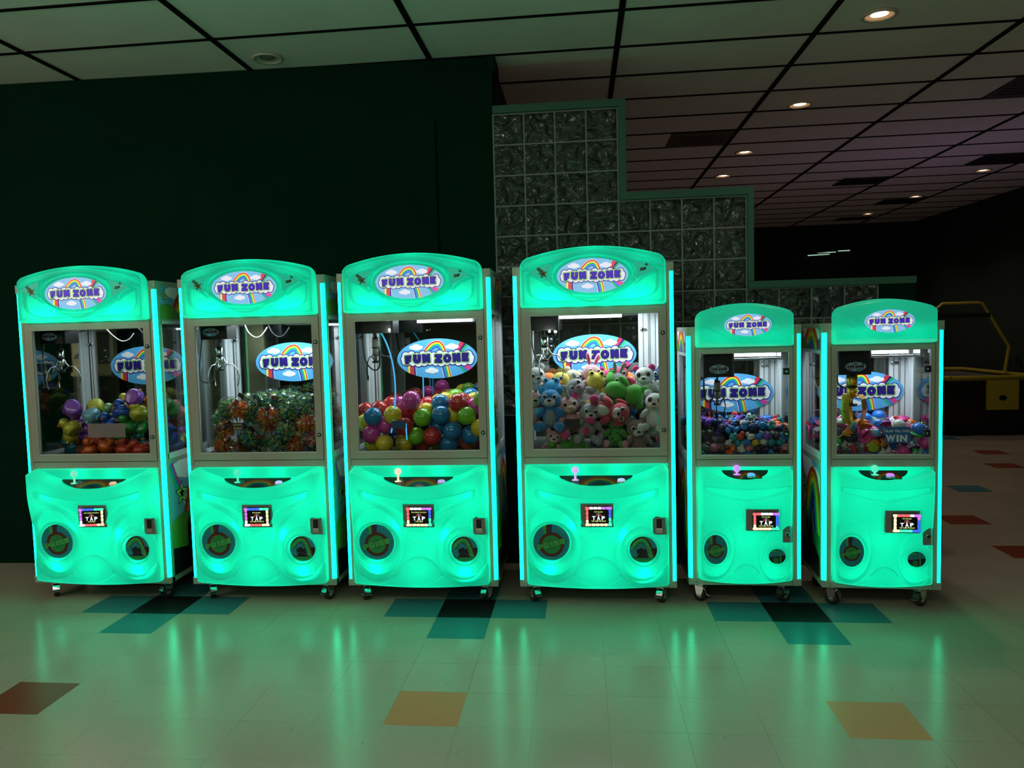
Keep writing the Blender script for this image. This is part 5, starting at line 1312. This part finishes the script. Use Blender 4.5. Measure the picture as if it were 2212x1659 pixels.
# ---- stuffed animals
def ell_mesh(name, parts, n=18, m_=12):
    q = MB()
    for c, r, *M in parts: q.ball(c, r, 0, n, m_, M[0] if M else None)
    o = q.build(name, WHITEP); d = o.data; bpy.data.objects.remove(o); return d
R_ = lambda x=0, y=0, z=0: Euler((x, y, z)).to_matrix()
PM = dict(
    body=ell_mesh('body', [((0, 0, -.065), (.044, .040, .056))]),
    arms=ell_mesh('arms', [((s*.050, -.018, -.045), (.017, .019, .036), R_(.5, -s*.6, 0)) for s in (-1, 1)]),
    legs=ell_mesh('legs', [((s*.040, -.045, -.112), (.021, .040, .022), R_(.15, 0, s*.5)) for s in (-1, 1)]),
    pads=ell_mesh('pads', [((s*.056, -.082, -.112), (.021, .010, .023), R_(0, 0, s*.5)) for s in (-1, 1)]),
    belly=ell_mesh('belly', [((0, -.020, -.068), (.030, .026, .042))]),
    head=ell_mesh('head', [((0, -.008, .022), (.053, .046, .047))]),
    muzzle=ell_mesh('muzzle', [((0, -.048, .008), (.028, .018, .021))]),
    bill=ell_mesh('bill', [((0, -.056, .010), (.030, .030, .010)), ((0, -.050, .000), (.026, .024, .009))]),
    nose=ell_mesh('nose', [((0, -.067, .017), (.011, .006, .007))], 10, 8),
    smile=ell_mesh('smile', [((-.006+.0024*k, -.0655+.0009*abs(k-3), -.004+.0005*(k-3)**2), .0016) for k in range(7)], 6, 4),
    eyew=ell_mesh('eyew', [((s*.024, -.045, .034), (.013, .007, .014)) for s in (-1, 1)], 12, 8),
    eye=ell_mesh('eye', [((s*.024, -.0505, .034), (.008, .004, .009)) for s in (-1, 1)], 10, 8),
    bulge=ell_mesh('bulge', [((s*.028, -.022, .062), (.017, .017, .018)) for s in (-1, 1)], 14, 10),
    bulgee=ell_mesh('bulgee', [((s*.028, -.037, .064), (.008, .004, .009)) for s in (-1, 1)], 10, 8),
    round=ell_mesh('ears', [((s*.042, 0, .062), (.020, .010, .020)) for s in (-1, 1)], 14, 10),
    long=ell_mesh('ears', [((s*.024, .005, .098), (.012, .008, .040), R_(0, s*.28, 0)) for s in (-1, 1)], 14, 10),
    flop=ell_mesh('ears', [((s*.056, 0, .022), (.012, .012, .030), R_(0, -s*.25, 0)) for s in (-1, 1)], 14, 10),
    point=ell_mesh('ears', [((s*.040, 0, .064), (.012, .007, .022), R_(0, s*.5, 0)) for s in (-1, 1)], 12, 8),
    inner=ell_mesh('inner', [((s*.043, -.008, .062), (.012, .004, .012)) for s in (-1, 1)], 10, 8),
    innerl=ell_mesh('innerl', [((s*.024, -.003, .098), (.007, .003, .030), R_(0, s*.28, 0)) for s in (-1, 1)], 10, 8),
    horn=None, spots=ell_mesh('spots', [((.03, -.048, -.06), .006), ((-.02, -.047, -.08), .006), ((.01, -.049, -.045), .005), ((-.035, -.035, -.05), .006), ((.035, -.02, .05), .009), ((-.04, -.015, .045), .008), ((0, -.046, -.095), .006)], 8, 6))
q = MB(); q.lathe([(.011, .060), (.008, .080), (.004, .098), (.001, .108)], (0, -.03, 0), n=12); o = q.build('horn', WHITEP); PM['horn'] = o.data; bpy.data.objects.remove(o)
FC = dict(blue=(.03, .24, .55), white=(.62, .62, .62), pink=(.70, .36, .40), gray=(.30, .32, .35), black=(.01, .01, .012), red=(.55, .06, .10), green=(.08, .38, .05), yellow=(.72, .62, .10), orange=(.85, .25, .05), cream=(.55, .46, .34), magenta=(.65, .05, .22), lime=(.40, .50, .05), navy=(.02, .05, .20), teal=(.02, .12, .20), brown=(.22, .17, .13))
FC['light blue'] = (.05, .33, .62)
def fur(c): return mat('plush_'+c.replace(' ', '_'), FC[c], .95, bump=.5, bscale=900, sheen=.4, spec=.1)
GLOSSY = mat('plush_eye', (.005, .005, .006), .1)
def plush(p, M, s, spec, lab):
    e = empty('stuffed_animal', p); e.rotation_euler = M.to_euler(); e.scale = (s, s, s); tag(e, lab, 'stuffed toy', 'stuffed animals in the fourth claw machine')
    nm = dict(muzzle='muzzle', bill='beak', nose='nose', smile='mouth', eyew='eye_white', eye='eye', bulge='eye_bulge', bulgee='eye', round='ears', long='ears', flop='ears', point='ears', inner='ear_lining', innerl='ear_lining', horn='horn', spots='spots', pads='foot_pads')
    for k, c in spec: link(nm.get(k, k), PM[k], e, None, None, [GLOSSY if c == 'eye' else fur(c)])
def sp(main, belly='white', pad=None, ears='round', muz='white', nose='black', extra=(), inner=None, eyes=1, bill=None):
    L = [('body', main), ('arms', main), ('legs', main), ('head', main), ('belly', belly), ('pads', pad or main)]
    if ears: L.append((ears, inner if ears == 'round' and inner in ('magenta',) else main))
    if bill: L.append(('bill', bill))
    elif muz: L += [('muzzle', muz), ('nose', nose), ('smile', 'black')]
    if eyes == 1: L += [('eyew', 'white'), ('eye', 'eye')]
    elif eyes == 3: L += [('eyew', 'black'), ('eye', 'eye')]
    elif eyes == 2: L += [('bulge', main), ('bulgee', 'eye')]
    return L+list(extra)
L4 = [  # head centre in the crop, size, pitch, roll, yaw, build, label
 (370, 600, 1.18, -.05, 0, -.1, sp('blue', 'gray', 'blue', 'round'), 'blue dog plush with gray belly sitting upright against the glass, lower left'),
 (655, 700, 1.15, .0, -.15, .2, sp('pink', 'pink', 'magenta', 'round', muz='cream', nose='pink', inner='magenta', extra=[('horn', 'gray')]), 'pink unicorn plush with gray horn leaning behind the black label'),
 (980, 800, 1.12, .1, .12, .1, sp('gray', 'gray', 'gray', 'round'), 'gray teddy plush slumped in the middle at the glass'),
 (1400, 740, 1.15, .2, 1.75, .1, sp('red', 'white', 'magenta', 'flop'), 'red and white plush tipped on its side, pink feet to the right'),
 (1620, 450, 1.20, .4, -1.9, 2.6, sp('green', 'lime', 'green', 'round', muz=None, eyes=0), 'green frog plush lying face down on top of the heap'),
 (1085, 305, 1.05, -.1, .05, .1, sp('yellow', 'white', 'yellow', None, muz=None, eyes=2, extra=[('smile', 'black')]), 'yellow frog plush with white belly below the pink rabbit'),
 (1010, 175, 1.08, 0, .12, .35, sp('pink', 'white', 'pink', 'long', muz='white', nose='magenta', extra=[('innerl', 'magenta')]), 'pink rabbit plush with tall ears, highest in the heap'),
 (390, 430, 1.10, -.2, .0, -.2, sp('light blue', 'white', None, None, muz=None, eyes=2, extra=[('smile', 'black')]), 'light blue frog plush behind the blue dog'),
 (130, 220, 1.10, .1, -.2, .3, sp('white', 'light blue', 'light blue', 'round', muz='white'), 'white headed plush at the far left of the top row'),
 (300, 260, .95, .5, .5, .8, sp('orange', 'orange', 'orange', None, muz=None, eyes=0), 'orange plush showing only its back, top left'),
 (540, 290, 1.05, 0, -.1, -.4, sp('yellow', 'yellow', 'orange', None, bill='orange'), 'yellow duck plush with a big orange beak'),
 (700, 250, 1.05, -.1, .3, .5, sp('cream', 'white', 'cream', 'round', muz='white'), 'cream bear plush beside the pink rabbit'),
 (800, 400, 1.10, -.3, -.7, .4, sp('gray', 'white', 'gray', 'point', muz='gray', nose='red'), 'gray shark plush with a red nose, lying on its back'),
 (1250, 230, .95, .2, .2, 0, sp('magenta', 'white', None, 'round'), 'magenta plush right of the rabbit in the back row'),
 (1410, 290, 1.0, .2, .1, .4, sp('gray', 'white', None, 'long'), 'gray rabbit plush with one raised ear'),
 (1490, 170, .95, .3, -.4, 0, sp('red', 'white', None, 'round'), 'red plush in the back row'),
 (1580, 260, .95, 0, .3, -.2, sp('orange', 'yellow', None, None, bill='orange'), 'orange duck plush in the back row right of centre'),
 (1640, 360, 1.12, 0, -.35, .2, sp('blue', 'white', None, 'round', muz='white', nose='red'), 'blue puppy plush with red nose and open smile'),
 (1870, 220, 1.10, .1, -.1, -.2, sp('white', 'white', 'magenta', 'round', muz='white', inner='magenta', eyes=3), 'white panda plush with magenta ears, top right'),
 (1910, 340, 1.08, 0, .2, -.3, sp('white', 'cream', None, 'flop', muz='cream', extra=[('spots', 'black')]), 'white spotted dog plush below the panda'),
 (2040, 210, 1.0, 0, -.1, -.3, sp('navy', 'magenta', 'magenta', 'point', muz=None, eyes=1, bill=None), 'navy owl plush with magenta ears at the right wall'),
 (1780, 520, 1.08, .4, .7, .4, sp('gray', 'white', None, 'flop', muz='gray'), 'gray elephant plush bent over, right of the green frog'),
 (2030, 640, 1.10, 0, .1, -.2, sp('white', 'white', None, 'round', muz='cream', eyes=3), 'white cow plush at the right side of the heap'),
 (2040, 810, 1.05, .0, .1, -.3, sp('pink', 'white', 'magenta', 'round', muz='pink', nose='magenta'), 'pink pig plush at the lower right by the glass'),
 (110, 590, 1.12, 0, .1, .1, sp('pink', 'pink', 'magenta', 'round', muz='cream', extra=[('horn', 'gray')]), 'pink unicorn plush cut by the left edge of the glass'),
 (1400, 960, .98, -.2, .05, 0, sp('green', 'green', 'pink', 'round', muz='green', extra=[('spots', 'black')]), 'green spotted plush with pink feet below the red one'),
 (1180, 900, .98, .1, .1, .2, sp('navy', 'white', None, 'round', muz='white', eyes=3), 'navy and white plush half hidden behind the gray teddy'),
 (1740, 1060, 1.1, .1, -.1, .1, sp('brown', 'brown', 'cream', 'round', muz='white'), 'brown bear plush low at the right, in shadow'),
 (1430, 1200, 1.0, .2, .2, .1, sp('teal', 'teal', None, 'round', muz='teal'), 'dark teal plush at the bottom below the green spotted one'),
 (400, 1190, .85, 0, .2, .1, sp('pink', 'green', 'pink', 'round'), 'small pink and green plush lying in the prize chute'),
 (740, 1260, .95, .3, 1.2, .1, sp('green', 'green', None, 'round', muz=None, eyes=0), 'green plush back at the bottom below the unicorn'),
 (1900, 1000, 1.0, .1, .2, .3, sp('navy', 'gray', None, 'round', muz='white', eyes=3), 'dark blue plush behind the pink pig'),
 (900, 560, 1.0, .1, -.4, .3, sp('white', 'white', None, 'point', muz=None, eyes=0), 'white plush turned away in the middle of the heap'),
 (1120, 640, 1.0, .2, .3, .3, sp('white', 'yellow', None, 'round', muz='cream'), 'white and yellow plush under the green frog'),
 (560, 470, .9, .1, .2, 0, sp('navy', 'magenta', None, 'round', muz='white'), 'dark plush with magenta belly behind the unicorn horn'),
 (1210, 800, .9, .1, .2, 0, sp('magenta', 'magenta', None, 'round', muz='white'), 'magenta plush peeking out behind the gray teddy'),
]
B4 = Bin(3)
for X, Y, s, pt, ro, yw, spc, lab in L4:
    k = s*1.0; r = .052*k
    p = B4.fit(1140+X/7.373, 790+Y/7.373, r, y0=.075+max(0, (600-Y)/600)*.26, slack=.92)
    for d in (.055, .10):                                                    # the body keeps its room too
        B4.pl.append((p+(Euler((pt, ro, yw)).to_matrix() @ Vector((0, 0, -d)))*k, .040*k))
    M = (Matrix.Rotation(yw, 3, 'Z') @ Matrix.Rotation(ro, 3, 'Y') @ Matrix.Rotation(pt, 3, 'X'))
    plush(p, M, k, spc, lab)

# ---- tiny rubber ducks
DS = duck_meshes(.0165, 12)
vs, fs, mi = [], [], []
for me_, k in zip(DS, (0, 0, 1, 2)):
    n = len(vs); vs += [v.co[:] for v in me_.vertices]; fs += [[i+n for i in p.vertices] for p in me_.polygons]; mi += [k]*len(me_.polygons)
SD = bpy.data.meshes.new('rubber_duck'); SD.from_pydata(vs, [], fs); SD.polygons.foreach_set('material_index', mi); SD.polygons.foreach_set('use_smooth', [True]*len(fs))
for _ in range(3): SD.materials.append(WHITEP)
SC = {'purple': (.16, .05, .50), 'blue': (.02, .22, .62), 'teal': (.02, .28, .34), 'navy': (.015, .03, .14), 'black': (.015, .015, .02), 'red': (.55, .04, .03), 'orange': (.85, .16, .05), 'yellow': (.70, .48, .03), 'white': (.6, .6, .6), 'pink': (.62, .20, .26), 'brown': (.12, .04, .03), 'dark green': (.02, .08, .07)}
TOPC = ['purple', 'blue', 'teal', 'navy', 'black', 'purple', 'navy', 'dark green', 'blue', 'red', 'white', 'black']; LOWC = ['black', 'brown', 'navy', 'dark green', 'yellow', 'pink', 'white', 'black', 'teal', 'brown', 'blue', 'orange']
def sm_(c): return [mat('rubber_'+c.replace(' ', '_'), SC[c], .4), BEAK, EYE]
rnd = random.Random(3); cx, cy = MC[4]; items = []
def addduck(x, y, z, c, band, s=1):
    s *= 1.12; o = link('rubber_duck', SD, None, (cx+x, cy+y, z), (rnd.uniform(-1.2, 1.2), rnd.uniform(-1.2, 1.2), rnd.uniform(0, 6.3)), sm_(c)); o.scale = (s, s, s)
    tag(o, None, 'rubber duck', 'tiny rubber ducks in the fifth claw machine'); items.append((o, c, Vector((cx+x, cy+y, z)), band))
deck = SMALL['deck']
for j in range(4):
    z = deck+.022+j*.034
    for k in range(12):
        x = -.262+k*.0475+rnd.uniform(-.006, .006)+(.02 if j % 2 else 0)
        if x > .27: continue
        inch = x < -.10
        y = (.055+rnd.uniform(0, .012)) if not inch else .075+rnd.uniform(0, .1)
        if inch and j > 1: y = .235
        addduck(x, y, z, rnd.choice(LOWC if j < 3 else TOPC), ['in the bottom row at the glass', 'in the second row up at the glass', 'in the third row up at the glass', 'in the upper row at the glass'][j], rnd.uniform(.95, 1.3))
for j in range(9):
    y = .085+j*.042
    for k in range(12):
        x = -.262+k*.0475+rnd.uniform(-.008, .008)+(.02 if j % 2 else 0)
        if x > .272 or (x < -.10 and y < .23): continue
        z = deck+.163+.012*math.sin(x*14+j)+y*.05+rnd.uniform(-.004, .006)
        c = rnd.choice(TOPC)
        if x > .17 and j < 4 and rnd.random() < .6: c = 'orange'
        addduck(x, y, z, c, ['near the front', 'near the front', 'near the front', 'in the middle', 'in the middle', 'in the middle', 'towards the back', 'towards the back', 'towards the back'][j]+' of the heap top', rnd.uniform(1.0, 1.45))
label_all(items, '{c} rubber duck', '')

# ---- small plastic toys and wrappers
def kinds():
    K = {}
    q = MB(); q.lathe([(.030, 0), (.031, .004), (.029, .014), (.022, .024), (.010, .030), (.001, .031)], n=20); q.lathe([(.034, .0), (.034, .002), (.030, .003)], n=20); K['plastic_cup'] = q
    q = MB(); q.lathe([(.001, .004), (.030, .005), (.036, .002), (.038, -.003), (.035, -.004), (.028, .001), (.001, 0)], n=24); K['flying_disc'] = q
    q = MB()
    for a in (-.5, -.17, .17, .5): q.tube([(0, 0, .0), (math.sin(a)*.018, 0, math.cos(a)*.018), (math.sin(a*1.3)*.032, .002, math.cos(a)*.034)], [.006, .0045, .0035], 6)
    q.tube([(0, 0, 0), (.016, 0, .004), (.024, 0, .012)], [.006, .004, .003], 6); q.ball((0, 0, 0), (.013, .005, .014), 0, 10, 8); q.tube([(0, 0, -.01), (.004, .002, -.03), (-.004, 0, -.05)], .003, 6); K['stretchy_hand'] = q
    q = MB(); n = 6; vs = []
    for i in range(n):
        for s_ in (-1, 1): vs.append((-.036+.0145*i, s_*.013+.003*math.sin(i*2+s_), .005*math.sin(i*1.9+s_)))
    q.add(vs, [(2*i, 2*i+2, 2*i+3, 2*i+1) for i in range(n-1)], 0); q.add([(a*.7, b*.55, c+.0008) for a, b, c in vs[2:10]], [(0, 2, 3, 1), (2, 4, 5, 3), (4, 6, 7, 5)], 1); K['wrapped_toy'] = q
    q = MB(); q.box(-.032, .032, -.004, .004, -.007, .007, 0, .002); q.box(-.028, -.005, -.0045, .0045, -.004, .004, 1)
    for i in range(9): q.box(.0+i*.0034, .0018+i*.0034, -.003, .003, -.016, -.006, 0)
    K['toy_comb'] = q
    out = {}
    for k, q in K.items():
        o = q.build(k, [WHITEP, WHITEP]); out[k] = o.data; bpy.data.objects.remove(o)
    return out
KD = kinds()
TC = {'pink': (.75, .06, .32), 'blue': (.02, .16, .62), 'yellow': (.68, .66, .05), 'orange': (.85, .25, .03), 'green': (.05, .42, .12), 'white': (.65, .65, .65), 'light blue': (.15, .42, .72), 'red': (.6, .04, .06), 'purple': (.12, .03, .2), 'lime': (.42, .55, .04)}
KN = {'plastic_cup': 'plastic cup', 'flying_disc': 'toy flying disc', 'stretchy_hand': 'stretchy hand', 'wrapped_toy': 'crinkled toy wrapper', 'toy_comb': 'toy comb'}
rnd = random.Random(21); cx, cy = MC[5]; items = {k: [] for k in KD}
def addtoy(kind, x, y, z, c, band, s=1, rot=None):
    P_ = mat('print_mix_'+rnd.choice('ab'), (.1, .1, .25), .4) if 0 else mat('toy_'+rnd.choice(['white', 'red', 'blue']), TC[rnd.choice(['white', 'red', 'blue'])], .4)
    o = link(kind, KD[kind], None, (cx+x, cy+y, z), rot or (rnd.uniform(-.9, .9), rnd.uniform(-.9, .9), rnd.uniform(0, 6.3)), [mat('toyc_'+c.replace(' ', '_'), TC[c], .3), P_]); o.scale = (s, s, s)
    tag(o, None, {'plastic_cup': 'toy cup', 'flying_disc': 'flying disc', 'stretchy_hand': 'toy hand', 'wrapped_toy': 'wrapped toy', 'toy_comb': 'comb'}[kind], 'small plastic toys in the rightmost claw machine'); items[kind].append((o, c, Vector((cx+x, cy+y, z)), band))
sp_ = lambda px, py, yl: (at(px, py, cy+yl).x-cx, yl, at(px, py, cy+yl).z)
for kind, px, py, yl, c, s, rot in [('flying_disc', 1886, 963, .085, 'lime', 1.0, (1.3, .1, .1)), ('plastic_cup', 1868, 905, .33, 'blue', 1.25, (.2, .1, 0)), ('plastic_cup', 1898, 899, .40, 'blue', 1.2, (.3, -.2, 0)), ('plastic_cup', 1886, 935, .12, 'pink', 1.2, (1.2, .4, 0)),
                                ('flying_disc', 1820, 911, .26, 'pink', 1.6, (.3, .2, 0)), ('plastic_cup', 1984, 928, .10, 'blue', 1.2, (1.0, .2, .3)), ('plastic_cup', 1998, 957, .075, 'pink', 1.0, (1.1, -.3, 0)), ('plastic_cup', 1951, 975, .075, 'pink', 1.0, (1.2, .4, 0)), ('flying_disc', 1749, 935, .30, 'pink', 1.2, (1.5, .2, 1.2)),
                                ('wrapped_toy', 1990, 977, .07, 'green', 1.4, (1.4, .1, .1)), ('wrapped_toy', 1835, 964, .20, 'white', 1.2, (1.4, .5, .1)), ('wrapped_toy', 1930, 978, .075, 'white', 1.2, (1.3, .5, .1)), ('stretchy_hand', 1903, 980, .07, 'white', 1.0, (.1, .8, 0)), ('stretchy_hand', 1907, 960, .08, 'orange', 1.0, (.1, .2, 0)), ('stretchy_hand', 1825, 936, .15, 'orange', 1.2, (.5, .9, 0)),
                                ('wrapped_toy', 1913, 914, .30, 'lime', 1.8, (.3, .3, -.2))]:
    x, y, z = sp_(px, py, yl); addtoy(kind, x, y, z, c, 'in full view', s, rot)
wk = ['wrapped_toy', 'wrapped_toy', 'stretchy_hand', 'plastic_cup', 'toy_comb', 'wrapped_toy', 'flying_disc', 'stretchy_hand']
for j in range(5):
    z = deck+.020+j*.028
    for k in range(11):
        x = -.262+k*.052+rnd.uniform(-.01, .01); inch = x < -.10
        if x > .27: continue
        y = .085+rnd.uniform(0, .03) if not inch else .08+rnd.uniform(0, .12)
        if inch and j > 2: y = .25
        addtoy(rnd.choice(wk), x, y, z, rnd.choice(['purple', 'green', 'pink', 'orange', 'white', 'blue', 'red', 'light blue']), ['at the bottom of the glass', 'low at the glass', 'halfway up the glass', 'high at the glass', 'at the top edge by the glass'][j], rnd.uniform(.8, 1.1))
for j in range(8):
    y = .105+j*.045
    for k in range(10):
        x = -.26+k*.056+rnd.uniform(-.01, .01)
        if x > .27 or (x < -.10 and y < .24): continue
        z = deck+.142+.012*math.sin(x*16+j*1.3)+y*.05+rnd.uniform(-.004, .01)
        addtoy(rnd.choice(wk), x, y, z, rnd.choice(['pink', 'blue', 'orange', 'white', 'light blue', 'yellow', 'pink', 'red', 'white']), ['at the front', 'at the front', 'at the front', 'in the middle', 'in the middle', 'in the middle', 'at the back', 'at the back'][j]+' of the heap top', rnd.uniform(.9, 1.35))
for k, L in items.items(): label_all(L, '{c} '+KN[k], '')
